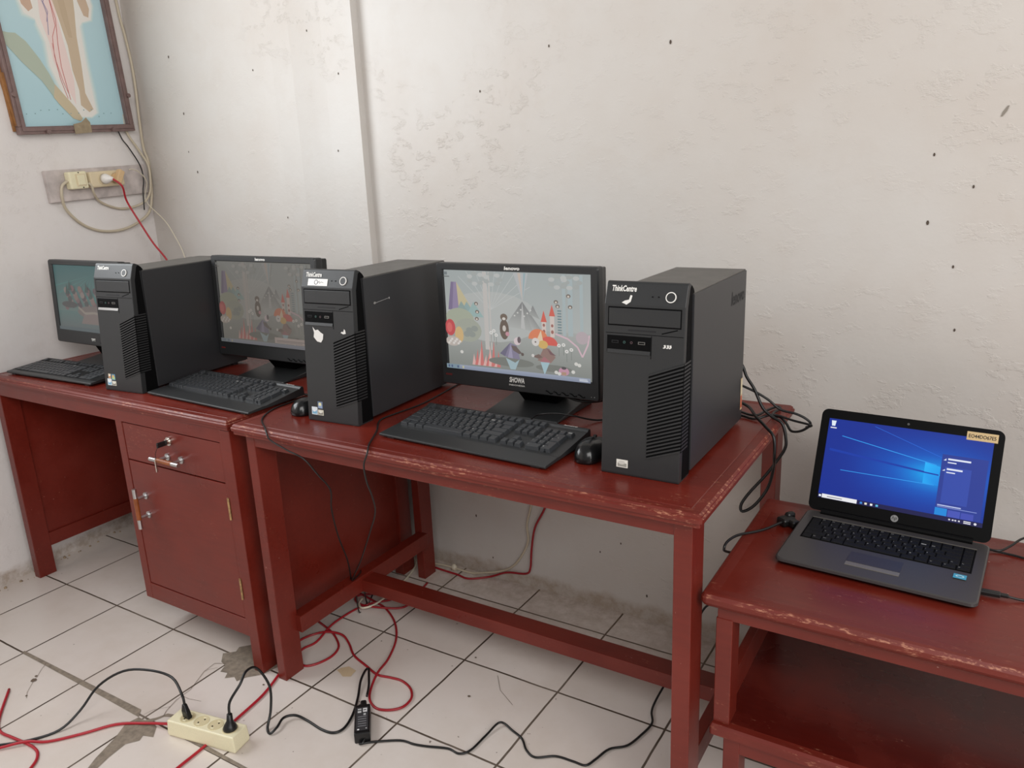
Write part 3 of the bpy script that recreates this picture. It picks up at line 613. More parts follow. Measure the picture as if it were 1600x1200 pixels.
# ------------------------------------------------------------------ keyboards
_km = {}
def keymesh(w, d, h, taper, ch, mats, lg):
    kk = (round(w, 4), round(d, 4), h, ch, mats[0])
    if kk in _km: return _km[kk]
    b = mb(mats[0]); t = taper
    b.loft([[(0, 0, 0), (w, 0, 0), (w, d, 0), (0, d, 0)], [(t, t*.8, h), (w-t, t*.8, h), (w-t, d-t*.5, h+.0006), (t, d-t*.5, h+.0006)]], bevel=.0007 if h > .004 else .0004)
    if ch:
        b.use(M[mats[1]]); vs, fs, W = text_geo(ch); hh = lg; ww = min(W*hh, w-2*t-.001)
        b._add([(t+.0015+x/W*ww, d*.42+y*hh, h+.0009) for x, y in vs], fs)
    _km[kk] = b.mesh('key'); return _km[kk]
U = .019
def full_layout():
    L = []
    def row(x, y, items, d=1.0):
        for it in items:
            if isinstance(it, (int, float)): x += it; continue
            ch, w = it if isinstance(it, tuple) else (it, 1.0)
            L.append((x, y, w, d, ch)); x += w
    row(0, 5.35, ['Esc', 1.0, 'F1', 'F2', 'F3', 'F4', .5, 'F5', 'F6', 'F7', 'F8', .5, 'F9', 'F10', 'F11', 'F12', .5, 'Prt', 'Scr', 'Brk'])
    row(0, 4, list('`1234567890-=')+[('Bksp', 2.0), .5, 'Ins', 'Home', 'PgU', .5, 'Num', '/', '*', '-'])
    row(0, 3, [('Tab', 1.5)]+list('QWERTYUIOP[]')+[('\\', 1.5), .5, 'Del', 'End', 'PgD', .5, '7', '8', '9'])
    row(0, 2, [('Caps', 1.75)]+list("ASDFGHJKL;'")+[('ENTER', 2.25), 4.0, '4', '5', '6'])
    row(0, 1, [('SHIFT', 2.25)]+list('ZXCVBNM,./')+[('SHIFT', 2.75), 1.5, '^', 1.5, '1', '2', '3'])
    row(0, 0, [('Ctrl', 1.25), ('Win', 1.25), ('Alt', 1.25), ('SPACE', 6.25), ('Alt', 1.25), ('Win', 1.25), ('Menu', 1.25), ('Ctrl', 1.25), .5, '<', 'v', '>', .5, ('0', 2.0), '.'])
    L.append((22-.5+.0, 0, 1.0, 2.0, 'ENTER')); L.append((21.5, 2, 1.0, 2.0, '+'))
    return L
def keyboard(label, loc, rz, chunky, cord=None):
    t = thing('keyboard', label, 'keyboard', loc, rz, 'full size black keyboards')
    W = .458; D = .192 if chunky else .150; y0 = .058 if chunky else .022
    sl = .019/.17 if chunky else .014/.15
    b = mb('plastic')
    deckm = M['tray']
    def dz(y): return .012+max(0, y-y0)*sl
    if chunky:
        pr = [(0, .004), (0, .0085), (.004, .010), (y0-.008, .0135), (y0-.004, .012), (y0, .0125), (D-.014, dz(D)+.001), (D-.010, dz(D)+.0065), (D-.002, dz(D)+.006), (D, dz(D)), (D, .008)]
    else:
        pr = [(0, .005), (0, .009), (.003, .0115), (y0-.004, .0125), (y0, dz(y0)), (D-.004, dz(D)), (D, dz(D)-.003), (D, .008)]
    b.prism(pr, 0, W, axis='x', bevel=.0012)
    for x in (.02, W-.04):
        b.box(x, x+.02, .006, .02, 0, .006); b.box(x, x+.02, D-.025, D-.012, 0, .016)
    b.use(deckm); ye = D-.017 if chunky else D-.010
    b._add([(.006, y0+.001, dz(y0)+.0006), (W-.006, y0+.001, dz(y0)+.0006), (W-.006, ye, dz(ye)+.0006), (.006, ye, dz(ye)+.0006)], [(0, 1, 2, 3)])
    b.build('key_tray', t)
    if chunky:
        add_text(mb('white'), 'lenovo', T(W-.062, D-.011, dz(D)+.0075) @ RX(-90+6), .034, .005, .12, .01).build('brand_lettering', t)
    x0 = .0115; p = U*.985 if chunky else U*.96
    for (kx, ky, kw, kd, ch) in full_layout():
        if kx > 21.9 and False: continue
        nm = {'SPACE': 'space_bar', 'ENTER': 'enter_key', 'SHIFT': 'shift_key'}.get(ch, 'key')
        gap = .0014 if chunky else .0030
        rowp = .0192 if chunky else .0175
        yy = y0+.004+ky*rowp; d = rowp*kd-gap; h = .0098 if chunky else .0030
        lg = ch if (len(ch) <= 2 and ch not in ('\\', '`', '^', '<', '>', 'v')) else ''
        me = keymesh(kw*p-gap, d, h, .0026 if chunky else .0008, lg, ('key', 'legend'), .0036)
        o = put(nm, me, t, (x0+kx*p, yy, dz(yy)-.0006)); o.rotation_euler = (math.atan(sl), 0, 0)
    if cord: mb('rubber').tube(cord, .0022).build('cord', t)
    return t
keyboard('flat slim black keyboard on the corner desk, left of the leftmost tower', (-.128, -.290, TZ), 2.5, False)
keyboard('black keyboard with palm rest on the corner desk, right of the leftmost tower', (.592, -.253, TZ), -2.5, True, [(.44, .193, .012), (.455, .205, .004), (.47, .22, .0025), (.50, .235, .0025)])
keyboard('black keyboard with palm rest in front of the bright monitor', (1.480, -.254, TZ), -2.6, True, [(.29, .191, .02), (.285, .215, .022), (.285, .2485, .0245), (.32, .272, .026), (.355, .29, .02), (.40, .33, .004), (.445, .39, .0025)])

# ------------------------------------------------------------------ mice
def mouse(label, loc, rz, cord):
    t = thing('computer_mouse', label, 'mouse', loc, rz, 'black wired mice')
    def shell(sx0, sx1, zt, y0, y1, m, nm):
        b = mb(m); rings = []; n = 24
        for k in range(9):
            q = k/8*math.pi/2; z = .004+zt*math.sin(q)*1.0; s = math.cos(q)**.55 if k < 8 else .02
            rings.append([((sx1*math.copysign(abs(math.cos(a))**.75, math.cos(a)))*s, ((y1-y0)/2*math.copysign(abs(math.sin(a))**.8, math.sin(a)))*s+(y0+y1)/2+(1-s)*.004, z*(1-.12*(math.sin(a) if s > .1 else 0))) for a in (2*math.pi*i/n for i in range(n))])
        rings.insert(0, [(x*.93, y*.96, 0) for x, y, z in rings[0]])
        b.loft(rings, smooth=True); return b.build(nm, t)
    shell(0, .031, .033, -.055, .055, 'gloss', 'body')
    for s in (-1, 1):
        b = mb('plastic'); pts = []
        b.loft([[(s*.003, .012, .0352), (s*.020, .012, .0312), (s*.0185, .040, .0268), (s*.003, .044, .0292)], [(s*.003, .012, .0368), (s*.019, .012, .0335), (s*.0175, .039, .0285), (s*.003, .043, .0305)]], bevel=.0006); b.build('button', t)
    b = mb('rubber'); b.cyl((-.0028, .026, .0335), (.0028, .026, .0335), .006, n=16); b.build('scroll_wheel', t)
    if cord: mb('rubber').tube(cord, .0019).build('cord', t)
    return t
mouse('black mouse beside the tower with the paper label, left end of the middle table', (1.170, -.170, TZ), -4, [(0, .053, .012), (0, .075, .004), (-.01, .105, .002), (-.012, .15, .002), (.0, .25, .002)])
mouse('black mouse between the front keyboard and the right tower', (1.984, -.158, TZ), 8, [(0, .053, .012), (.001, .07, .006), (-.0, .10, .002), (.004, .15, .002), (.0, .22, .002), (.0, .30, .002)])

# ------------------------------------------------------------------ laptop
lt = thing('laptop', 'open grey laptop with a blue lit screen, on the low shelf table', 'laptop', (2.360, -.128, .575), -3.4)
LW, LD = .345, .245
def ringz(ins, zf, zb, r=.014):
    return [(x, y, zf+(zb-zf)*y/LD) for x, y in rrect(ins, LW-ins, ins, LD-ins, r)]
b = mb('lid'); b.loft([ringz(.012, .003, .003), ringz(.003, .006, .006), ringz(.0, .010, .013)])
for x in (.03, LW-.05):
    for y in (.02, LD-.04): b.box(x, x+.02, y, y+.012, 0, .004)
b.build('base', lt)
b = mb('deck'); b.loft([ringz(.0, .010, .013), ringz(.0005, .015, .0205), ringz(.003, .0165, .022)]); b.build('palm_deck', lt)
def dk(y): return .0165+(.022-.0165)*y/LD
KX0, KX1, KY0, KY1 = .020, .325, .108, .208
b = mb('dark'); b.loft([[(KX0, KY0, dk(KY0)+.0001), (KX1, KY0, dk(KY0)+.0001), (KX1, KY1, dk(KY1)+.0001), (KX0, KY1, dk(KY1)+.0001)], [(KX0, KY0, dk(KY0)+.0004), (KX1, KY0, dk(KY0)+.0004), (KX1, KY1, dk(KY1)+.0004), (KX0, KY1, dk(KY1)+.0004)]]); b.build('keyboard_well', lt)
b = mb('bar'); b.box(KX0, KX1, KY1+.0008, KY1+.0028, dk(KY1), dk(KY1)+.0012); b.build('keyboard_trim', lt)
rows = [(5, [(c, 1.0) for c in ('Esc', 'F1', 'F2', 'F3', 'F4', 'F5', 'F6', 'F7', 'F8', 'F9', 'F10', 'F11', 'F12', 'Ins', 'Del', 'Home')]),
        (4, [(c, 1.0) for c in '`1234567890-=']+[('Back', 2.0), ('PgU', 1.0)]), (3, [('Tab', 1.5)]+[(c, 1.0) for c in 'QWERTYUIOP[]']+[('\\', 1.5), ('PgD', 1.0)]),
        (2, [('Caps', 1.75)]+[(c, 1.0) for c in "ASDFGHJKL;'"]+[('ENTER', 2.25), ('End', 1.0)]), (1, [('SHIFT', 2.25)]+[(c, 1.0) for c in 'ZXCVBNM,./']+[('SHIFT', 1.75), ('^', 1.0), ('Pg', 1.0)]),
        (0, [('Ctl', 1.0), ('Fn', 1.0), ('Wi', 1.0), ('Alt', 1.25), ('SPACE', 5.5), ('Alt', 1.25), ('Ctl', 1.25), ('<', 1.25), ('v', 1.25), ('>', 1.25)])]
rp = (KY1-KY0-.004)/6; kp = (KX1-KX0-.004)/16
for ry, ks in rows:
    x = KX0+.002; tot = sum(k[1] for k in ks); sc = 16/tot
    for ch, kw in ks:
        w_ = kw*kp*sc; y = KY0+.002+ry*rp
        nm = {'SPACE': 'space_bar', 'ENTER': 'enter_key', 'SHIFT': 'shift_key'}.get(ch, 'key')
        me = keymesh(w_-.0022, rp-.0022, .0016, .0006, ch if len(ch) <= 2 and ch not in '\\`' else '', ('lapkey', 'legend'), .0034)
        put(nm, me, lt, (x+.0011, y+.0011, dk(y)+.0003)); x += w_
b = mb('bar'); b.box(.122, .216, .035, .049, dk(.04)-.0003, dk(.04)+.0008, .0003); b.build('touchpad_buttons', lt, label='silver bar of touchpad buttons')
b = mb(simple('touchpad_grey', '#474444', .35, .3)); b.box(.122, .216, .049, .098, dk(.07)-.001, dk(.07)+.0005, .0003); b.build('touchpad', lt)
p = Pic(.021, .017); p.rect(0, 0, 1, 1, '#4aa6c8'); p.ell(.5, .55, .34, .26, '#bfe2ee'); p.ell(.5, .52, .22, .15, '#3f93b8'); o = put('sticker', p.mesh('sticker', M['print']), lt, (.309, .085, dk(.085)+.0012), 'small blue processor sticker'); o.rotation_euler = (R(-90+1.3), 0, 0)
b = mb('lid'); b.cyl((.03, LD-.008, .024), (LW-.03, LD-.008, .024), .0075, n=16); b.build('hinge', lt)
HT = 21.5; LH = .226
HM = T(0, LD-.008, .022) @ RX(-HT)
b = mb('lid'); b.loft([[HM @ Vector((x, .0, z)) for x, z in rrect(.001, LW-.001, .004, LH, .014)], [HM @ Vector((x, .006, z)) for x, z in rrect(.002, LW-.002, .005, LH-.001, .014)], [HM @ Vector((x, .009, z)) for x, z in rrect(.007, LW-.007, .010, LH-.006, .012)]])
ld = b.build('lid', lt)
SX0, SX1, SZ0, SZ1 = .018, .327, .032, .206
p = Pic(SX1-SX0, SZ1-SZ0)
nx, ny = 24, 14
def blue(x, y):
    d = math.hypot((x-.70)*1.2, (y-.50)*1.4); g = max(0, 1-d/.85)**1.7; hot = max(0, 1-d/.36)**1.6
    e = min(1, x*3+.25)
    return tuple(min(1, q) for q in (.045*(1-g)+.008, (.17+.33*g*e+.26*hot), (.56+.36*g*e+.08*hot)))
for i in range(nx):
    for j in range(ny):
        q = [(i/nx, j/ny), ((i+1)/nx, j/ny), ((i+1)/nx, (j+1)/ny), (i/nx, (j+1)/ny)]
        p.sh.append((q, [lin(blue(*c)) for c in q]))
GZ = len(p.sh)
p.line([(.10, .80), (.70, .62)], .0014, '#2f9cf0'); p.line([(.30, .97), (.95, .58)], .0009, '#2468d8'); p.line([(.12, .38), (.70, .385)], .0012, '#2f9cf0')
p.poly([(.03, .60), (.03, .63), (.72, .515), (.72, .497)], '#1038a4')
p.poly([(.632, .635), (.725, .605), (.725, .515), (.632, .525)], None, ['#22b4fa', '#12a0f0', '#0f96ec', '#1cacf6']); p.poly([(.632, .51), (.725, .50), (.725, .385), (.632, .39)], None, ['#16a2f2', '#0f92ea', '#0a84e0', '#1ea8f4'])
p.rect(.725, .055, .985, .76, '#263a92'); p.rect(.75, .20, .90, .62, '#3048a6'); p.rect(.725, .055, .795, .14, '#1a86d8'); p.rect(.80, .055, .87, .13, '#4452b4'); p.rect(.875, .055, .945, .125, '#3f4cae')
for y, wd in ((.70, .13), (.665, .05), (.585, .09), (.55, .05)): p.rect(.76, y, .76+wd, y+(.02 if wd > .06 else .013), '#dfe4f4')
p.poly([(.735, .69), (.75, .715), (.75, .69)], '#dfe4f4'); p.poly([(.735, .57), (.75, .59), (.75, .57)], '#dfe4f4')
p.rect(.735, .165, .87, .178, '#b8c2e8'); p.rect(.735, .15, .96, .158, '#7d8ccc')
p.rect(0, 0, 1, .052, '#15154a'); p.rect(.026, .004, .255, .052, '#e8e8ec'); p.rect(.06, .018, .16, .032, '#a0a0a8')
for x, c in ((.006, '#e8f0fa'), (.275, '#3a86d8'), (.305, '#e6e2d0'), (.34, '#f0f0f0'), (.375, '#58b8e0')): p.rect(x, .014, x+.015, .038, c)
for x in (.81, .83, .845, .865): p.rect(x, .018, x+.01, .034, '#d8d8e4')
p.rect(.895, .03, .935, .040, '#e8e8f0'); p.rect(.895, .012, .935, .022, '#e8e8f0'); p.ell(.96, .026, .008, .014, '#e0e0ea')
p.poly([(.022, .91), (.043, .91), (.048, .975), (.017, .975)], '#dfeaf4'); p.rect(.015, .88, .055, .893, '#e8e8f0')
for k in range(GZ): pass
p.step = .0000004
me = p.mesh('screen', M['screen'], .0003)
for i, v in enumerate(me.vertices):
    if i >= 4*GZ: v.co.y -= .0002+.00001*((i-4*GZ)//4)
o = put('screen', me, lt, (0, 0, 0), 'lit display'); o.matrix_local = HM @ T((SX0+SX1)/2, -.0004, (SZ0+SZ1)/2)
b = mb('emboss'); m4 = HM @ T(LW/2, -.0002, .215) @ RX(90); b.cyl(m4 @ Vector((0, 0, 0)), m4 @ Vector((0, 0, .001)), .0026); b.use(M['ports']); b.ring(m4, .0012, .002, .0013, 14); b.build('webcam', lt)
b = mb('silver'); m4 = HM @ T(LW/2, -.0002, .0175) @ RX(90); b.cyl(m4 @ Vector((0, 0, 0)), m4 @ Vector((0, 0, .001)), .0072); lg = b.build('round_logo', lt, label='round silver logo')
add_text(mb('lid'), 'hp', HM @ T(LW/2-.0048, -.0014, .0128), .0096, .0098, .25).build('brand_lettering', lg)
b = mb(simple('cream_label', '#d9bd8c', .5)); b.box(LW-.066, LW-.012, -.001, -.0001, LH-.026, LH-.009, mat=HM); tl = b.build('asset_label', lt, label='cream label with black code')
add_text(mb('emboss'), 'EO44DO67E5', HM @ T(LW-.0625, -.0014, LH-.0212), .047, .0075, 0, .012).build('label_lettering', tl)

# ------------------------------------------------------------------ wall: poster, sockets, cables
def wl_thing(name, label, cat, s, off, z, tilt=0):
    o = thing(name, label, cat); o.matrix_world = T(*WL(s, off, z)) @ Matrix(((dl.x, -nl.x, 0, 0), (dl.y, -nl.y, 0, 0), (0, 0, 1, 0), (0, 0, 0, 1))) @ RY(-tilt)
    return o
PW, PH = .475, .68
po = wl_thing('anatomy_poster', 'framed light blue chart of human legs hanging in the room corner', 'poster', -.522, .0, 1.528, 3.2)
fr = .026
b = mb('frame')
for x0, x1, z0, z1 in ((0, PW, 0, fr), (0, PW, PH-fr, PH), (0, fr, fr, PH-fr), (PW-fr, PW, fr, PH-fr)):
    b.box(x0, x1, -.030, -.008, z0, z1, .002); 
for x0, x1, z0, z1 in ((.010, PW-.010, .010, fr-.004), (.010, .0215, .02, PH-.02), (PW-.0215, PW-.010, .02, PH-.02)):
    b.box(x0, x1, -.034, -.03, z0, z1, .001)
b.build('picture_frame', po)
b = mb('board'); b.box(-.006, PW-.02, -.010, -.001, .012, PH); b.prism([(-.012, .20), (0, .20), (0, .03)], -.02, -.004, axis='y'); b.build('backing_board', po)
iw, ih = PW-2*fr, PH-2*fr
p = Pic(iw, ih, step=.00004); p.rect(0, 0, 1, 1, '#b2d4dc', '#bcd8de')
def pz(x, y):                                       # chart drawing coordinates
    a, b_, c, d = 855.0, -279.0, -35.0, -1465.0; X, Y = x-185, y-1085; D_ = a*d-b_*c
    return ((d*X-b_*Y)/D_, (-c*X+a*Y)/D_)
def blob(pts, col): p.poly([pz(*q) for q in pts], col)
Lg = [(345, -140), (330, 60), (345, 240), (420, 420), (440, 560), (510, 700), (590, 820), (660, 900), (700, 800), (620, 620), (560, 470), (500, 200), (520, -140)]
for k, c in enumerate(('#bcd8dc', '#cadedd', '#d9e2de', '#e9e6df')):
    e = 50-k*12
    blob([(155-e*.3, -140), (185-e, 60), (240-e*.7, 200+e), (310, 240+e*.6), (345-e, 300), (400-e, 420), (425-e, 600), (560-e, 900), (640, 990+e*.4), (740, 985+e*.5), (770+e*.8, 960), (740+e, 800), (690+e, 540), (650+e, 260), (680+e*.3, 220+e*.4), (750+e*.6, 190+e*.4), (760+e*.7, 80), (700+e*.4, -140)], c)
blob([(345, -140), (335, 60), (350, 240), (415, 420), (440, 560), (500, 700), (580, 840), (610, 900), (600, 700), (545, 470), (480, 200), (440, -140)], '#ecd6d0')
blob([(440, -140), (440, 60), (500, 240), (560, 430), (590, 620), (640, 780), (650, 900), (720, 955), (755, 930), (690, 800), (665, 560), (635, 350), (625, 150), (600, -140)], '#cab69c')
blob([(470, 0), (520, 200), (570, 360), (600, 360), (560, 150), (520, -20)], '#c2ad92')
blob([(180, -140), (175, 20), (215, 150), (265, 200), (298, 170), (270, 60), (235, -140)], '#ccae98'); blob([(640, -140), (650, 60), (700, 170), (740, 180), (748, 110), (720, 30), (660, -140)], '#ccb49c')
for pts, c in (([(405, 0), (440, 150), (465, 280), (440, 370), (450, 520), (490, 700), (545, 850)], '#c96a66'), ([(420, 60), (470, 230), (480, 420), (500, 600), (540, 760), (565, 860)], '#c96a66'), ([(340, 40), (380, 130), (405, 200), (410, 360)], '#8f8fae'), ([(400, 60), (375, 110), (410, 180), (400, 260)], '#a08cae'), ([(435, 420), (460, 560), (510, 720), (560, 830)], '#d08884')): p.line([pz(*q) for q in pts], .0022, c)
blob([(20, 372), (110, 378), (160, 375), (235, 430), (330, 550), (400, 660), (440, 740), (520, 830), (600, 920), (660, 1010), (640, 1030), (580, 1010), (470, 900), (400, 800), (340, 720), (200, 590), (40, 440)], '#b2bdac')
blob([(440, 740), (520, 830), (600, 920), (660, 1010), (640, 1030), (580, 1010), (480, 905), (430, 850)], '#cabc9e')
for k in range(14): x, y = pz(150+((k*173) % 800), 990-((k*97) % 60)); p.ell(x, y, .006, .003, '#7fa4a8', n=7)
put('picture', p.mesh('picture', M['print']), po, (PW/2, -.012, PH/2))
mb('tape').loft([[(.205, -.0355, -.004), (.275, -.0355, .0), (.275, -.0355, .035), (.262, -.0355, .052), (.24, -.0355, .036), (.205, -.0355, .03)], [(.205, -.034, -.004), (.275, -.034, .0), (.275, -.034, .035), (.262, -.034, .052), (.24, -.034, .036), (.205, -.034, .03)]]).build('tape_patch', po, label='brown tape patch')
for x, z in ((.10, .006), (.37, .006), (PW-.006, .13), (.006, .13)):
    b = mb('frame'); b.cyl((x, -.034, z), (x, -.041, z), .008, n=12); b.build('frame_clip', po)

sb = wl_thing('socket_board', 'grimy white board with a switch and double socket on the left wall', 'socket board', -.449, .0, 1.296, 2.6)
mb('grime').box(0, .432, -.018, 0, 0, .112, .003).build('mounting_board', sb)
b = mb('cream'); b.box(.070, .142, -.048, -.018, .041, .103, .005); sw_ = b.build('switch_box', sb)
b = mb('beige'); b.box(.093, .132, -.051, -.047, .051, .094, .001); b.use(M['cream']); b.box(.098, .128, -.053, -.05, .055, .09, .001); b.build('rocker', sw_)
b = mb('emboss'); b.cyl((.108, -.047, .0985), (.108, -.0495, .0985), .0022, n=10); b.cyl((.118, -.047, .0455), (.118, -.0495, .0455), .0022, n=10); b.build('screw', sw_)
b = mb('beige'); b.box(.155, .304, -.045, -.018, .040, .098, .006); so = b.build('double_socket', sb)
for x in (.211, .262):
    m4 = T(x, -.0445, .069) @ RX(90); b = mb('beige'); b.ring(m4, .0195, .0225, .0025, 28); b.use(M['cream2']); b.cyl(m4 @ Vector((0, 0, -.001)), m4 @ Vector((0, 0, .0004)), .0195, n=28); b.use(M['dark'])
    for dx in (-.0095, .0095): b.cyl(m4 @ Vector((dx, 0, .0003)), m4 @ Vector((dx, 0, .0008)), .0025, n=10)
    b.build('socket_well', so)

def cable(name, label, cat, pts, r, mat, group=None, **kw):
    return tag(mb(mat).tube(pts, r, **kw).build(name), label, cat, group)
WLp = lambda L, off=.03: [WL(s, off, z) for s, z in L]
def wl3(L): return [WL(s, o, z) for s, o, z in L]
up_corner = [(-.012, .018, 1.49), (-.022, .03, 1.60), (-.016, .03, 1.709), (-.013, .026, 1.809), (-.016, .018, 1.905), (-.024, .012, 2.0), (-.03, .012, 2.2), (-.03, .012, 3.2)]
cable('wall_cable', 'thick off-white cable looping low from the switch box up the room corner', 'cable',
      wl3([(-.378, .033, 1.370), (-.392, .033, 1.366), (-.407, .03, 1.351), (-.41, .025, 1.315), (-.392, .012, 1.269), (-.338, .008, 1.215), (-.267, .008, 1.184), (-.182, .01, 1.179), (-.104, .015, 1.198), (-.044, .025, 1.236), (-.022, .03, 1.293), (-.012, .03, 1.368), (-.008, .027, 1.443)]+up_corner), .0052, 'beigec')
cable('wall_cable', 'off-white cable looping from between switch and socket up behind the poster', 'cable',
      wl3([(-.308, .045, 1.362), (-.298, .047, 1.349), (-.289, .04, 1.325), (-.25, .015, 1.292), (-.18, .008, 1.265), (-.121, .01, 1.261), (-.062, .028, 1.279), (-.032, .036, 1.315), (-.022, .04, 1.369), (-.020, .036, 1.427), (-.040, .02, 1.484), (-.075, .012, 1.55), (-.08, .008, 1.63), (-.08, .008, 1.9)]), .0045, 'beigec')
cable('cable_end', 'short cut black cable hanging below the poster corner', 'cable', wl3([(-.110, .008, 1.553), (-.100, .012, 1.52), (-.085, .020, 1.492), (-.053, .03, 1.423), (-.05, .034, 1.37), (-.062, .034, 1.321), (-.068, .032, 1.25)]), .0024, 'rubber')
th = thing('thin_cord', 'thin white cord with a beige plug hanging from the right half of the double socket', 'cord')
mb('whitec').tube(wl3([(-.135, .062, 1.404), (-.126, .062, 1.408), (-.089, .06, 1.397), (-.055, .055, 1.357)])+[(-.27, .42, 1.285), (-.19, .435, 1.205), (-.142, .438, 1.138), (-.105, .438, 1.069), (-.07, .43, .95), (-.05, .43, .80)], .0022, n=6).build('cord', th)
m4 = MWL @ T(-.449, 0, 1.296) @ RY(-2.6) @ T(.262, -.046, .069)
b = mb(simple('tan_plug_plastic', '#d8b88c', .35)); b.cyl(m4 @ Vector((0, .0, 0)), m4 @ Vector((0, -.012, 0)), .019, .018); b.box(-.012, .012, -.03, -.008, -.02, .032, .004, mat=m4 @ RY(32)); b.build('plug', th, label='beige angled plug')
rp_ = thing('extension_cord', 'red cord with a round white plug running from the wall socket behind the corner desk', 'cord')
m4 = MWL @ T(-.449, 0, 1.296) @ RY(-2.6) @ T(.211, -.046, .069)
b = mb('whitep'); b.lathe([(.004, -.002), (.0185, -.001), (.0185, .010), (.016, .018), (.010, .028), (.006, .036), (.002, .037)], m4 @ RX(90) @ Matrix.Rotation(R(18), 4, 'Y')); b.build('plug', rp_, label='round white plug')
mb('red').tube([m4 @ Vector((.012, -.034, -.002)), WL(-.21, .10, 1.345), (-.205, .295, 1.29), (-.185, .32, 1.21), (-.155, .345, 1.125), (-.117, .365, 1.06), (-.10, .385, .98), (-.10, .41, .86), (-.08, .41, .70), (-.06, .41, .40), (-.02, .40, .10), (.10, .40, .005), (.30, .41, .005)], .0036).build('cord', rp_)

# ------------------------------------------------------------------ power strip and floor cords
SA = 10.3
ps = thing('power_strip', 'cream four-socket power strip lying on the floor tiles', 'power strip', (1.013, -.6185, 0), SA)
SL, SWd, SH_ = .212, .056, .045
b = mb('cream'); b.loft([[(.002, .002, .001), (SL-.002, .002, .001), (SL-.002, SWd-.002, .001), (.002, SWd-.002, .001)], [(0, 0, .006), (SL, 0, .006), (SL, SWd, .006), (0, SWd, .006)], [(.003, .002, SH_), (SL-.003, .002, SH_), (SL-.003, SWd-.002, SH_), (.003, SWd-.002, SH_)]], bevel=.003); b.build('body', ps)
SX = (.047, .091, .135, .180)
for x in SX:
    b = mb('cream2'); b.ring(T(x, SWd/2, SH_-.0002), .0165, .0192, .0012, 28); b.use(simple('socket_floor', '#c2b48c', .5) if x == SX[0] else M['cream2']); b.cyl((x, SWd/2, SH_-.0004), (x, SWd/2, SH_+.0004), .0168, n=28); b.use(M['dark'])
    for dx in (-.007, .007): b.cyl((x+dx*.6, SWd/2+dx, SH_+.0003), (x+dx*.6, SWd/2+dx, SH_+.0008), .0022, n=10)
    b.use(M['cream'])
    for dy in (-.013, .013): b.box(x-.004, x+.004, SWd/2+dy-.002, SWd/2+dy+.002, SH_, SH_+.001)
    b.build('socket_well', ps)
mw = ps.matrix_world
def to_ps(L): 
    inv = (T(1.013, -.6185, 0) @ RZ(SA)).inverted(); return [inv @ Vector(q) for q in L]
mb('red').tube(to_ps([(1.015, -.598, .022), (.99, -.603, .016), (.924, -.621, .005), (.859, -.66, .004), (.814, -.724, .004), (.764, -.783, .004), (.72, -.814, .009), (.681, -.856, .006), (.62, -.92, .004), (.45, -1.08, .004)]), .0036).build('cord', ps)
S2W = T(1.013, -.6185, 0) @ RZ(SA)
pc = thing('mains_lead', 'black cord with a slim plug in the left socket of the power strip', 'cord')
q = S2W @ Vector((SX[0], SWd/2, SH_))
b = mb('rubber'); b.loft([[q+Vector((sx*.011, sy*.006, 0)) for sx, sy in ((-1, -1), (1, -1), (1, 1), (-1, 1))], [q+Vector((sx*.010-.004, sy*.006, .018)) for sx, sy in ((-1, -1), (1, -1), (1, 1), (-1, 1))], [q+Vector((sx*.0045-.010, sy*.0045+.003, .034)) for sx, sy in ((-1, -1), (1, -1), (1, 1), (-1, 1))]], bevel=.0015); b.build('plug', pc)
mb('rubber').tube([q+Vector((-.010, .003, .030)), q+Vector((-.022, .008, .054)), (.965, -.553, .112), (.90, -.57, .122), (.83, -.60, .115), (.77, -.64, .075), (.755, -.69, .028), (.748, -.745, .0045), (.716, -.803, .0035), (.66, -.855, .0035), (.55, -.94, .0035), (.40, -1.05, .0035)], .0033).build('cord', pc)

lc = thing('laptop_charger', 'black laptop power adapter with its cords, lying on the tiles below the middle table', 'charger')
q = S2W @ Vector((SX[3], SWd/2, SH_))
b = mb('rubber'); b.lathe([(.0168, -.001), (.0172, .004), (.014, .012), (.008, .022), (.0065, .04), (.004, .041)], T(*q) @ RX(-6)); b.build('plug', lc)
mb('rubber').tube([q+Vector((-.0005, .004, .036)), q+Vector((.0, .010, .070)), (1.195, -.52, .150), (1.185, -.49, .165), (1.18, -.455, .150), (1.20, -.440, .095), (1.212, -.455, .04), (1.222, -.480, .006), (1.243, -.490, .0045), (1.246, -.47, .010), (1.236, -.438, .012), (1.255, -.415, .010), (1.293, -.41, .004), (1.347, -.416, .0035), (1.382, -.41, .0035), (1.393, -.385, .0035), (1.378, -.338, .0035), (1.344, -.28, .004), (1.307, -.227, .010), (1.289, -.187, .012), (1.293, -.178, .012), (1.304, -.19, .012), (1.342, -.233, .012), (1.370, -.272, .014)], .0033, sub=6).build('mains_cord', lc)
BM = T(1.398, -.318, 0) @ RZ(-49)
b = mb('rubber'); b.box(-.002, .108, -.0195, .0195, 0, .029, .003, mat=BM); b.box(-.012, 0, -.011, .011, .004, .024, .003, mat=BM); b.box(-.030, -.010, -.007, .009, .006, .022, .004, mat=BM); br_ = b.build('adapter_brick', lc)
p = Pic(.088, .030); p.rect(0, 0, 1, 1, '#3c3c3e'); p.rect(.05, .55, .22, .9, '#d8d8d8'); p.rect(.06, .12, .24, .42, '#c4c4c4'); p.rect(.28, .6, .36, .8, '#b8b8b8'); p.ell(.95, .2, .03, .09, '#e8e8e8'); p.ell(.93, .85, .02, .06, '#c8c8c8')
for k in range(5): p.rect(.40+k*.10, .15, .44+k*.10, .85, '#77777a')
p.rect(.12, .12, .16, .42, '#3c3c3e'); p.rect(.12, .6, .15, .82, '#3c3c3e')
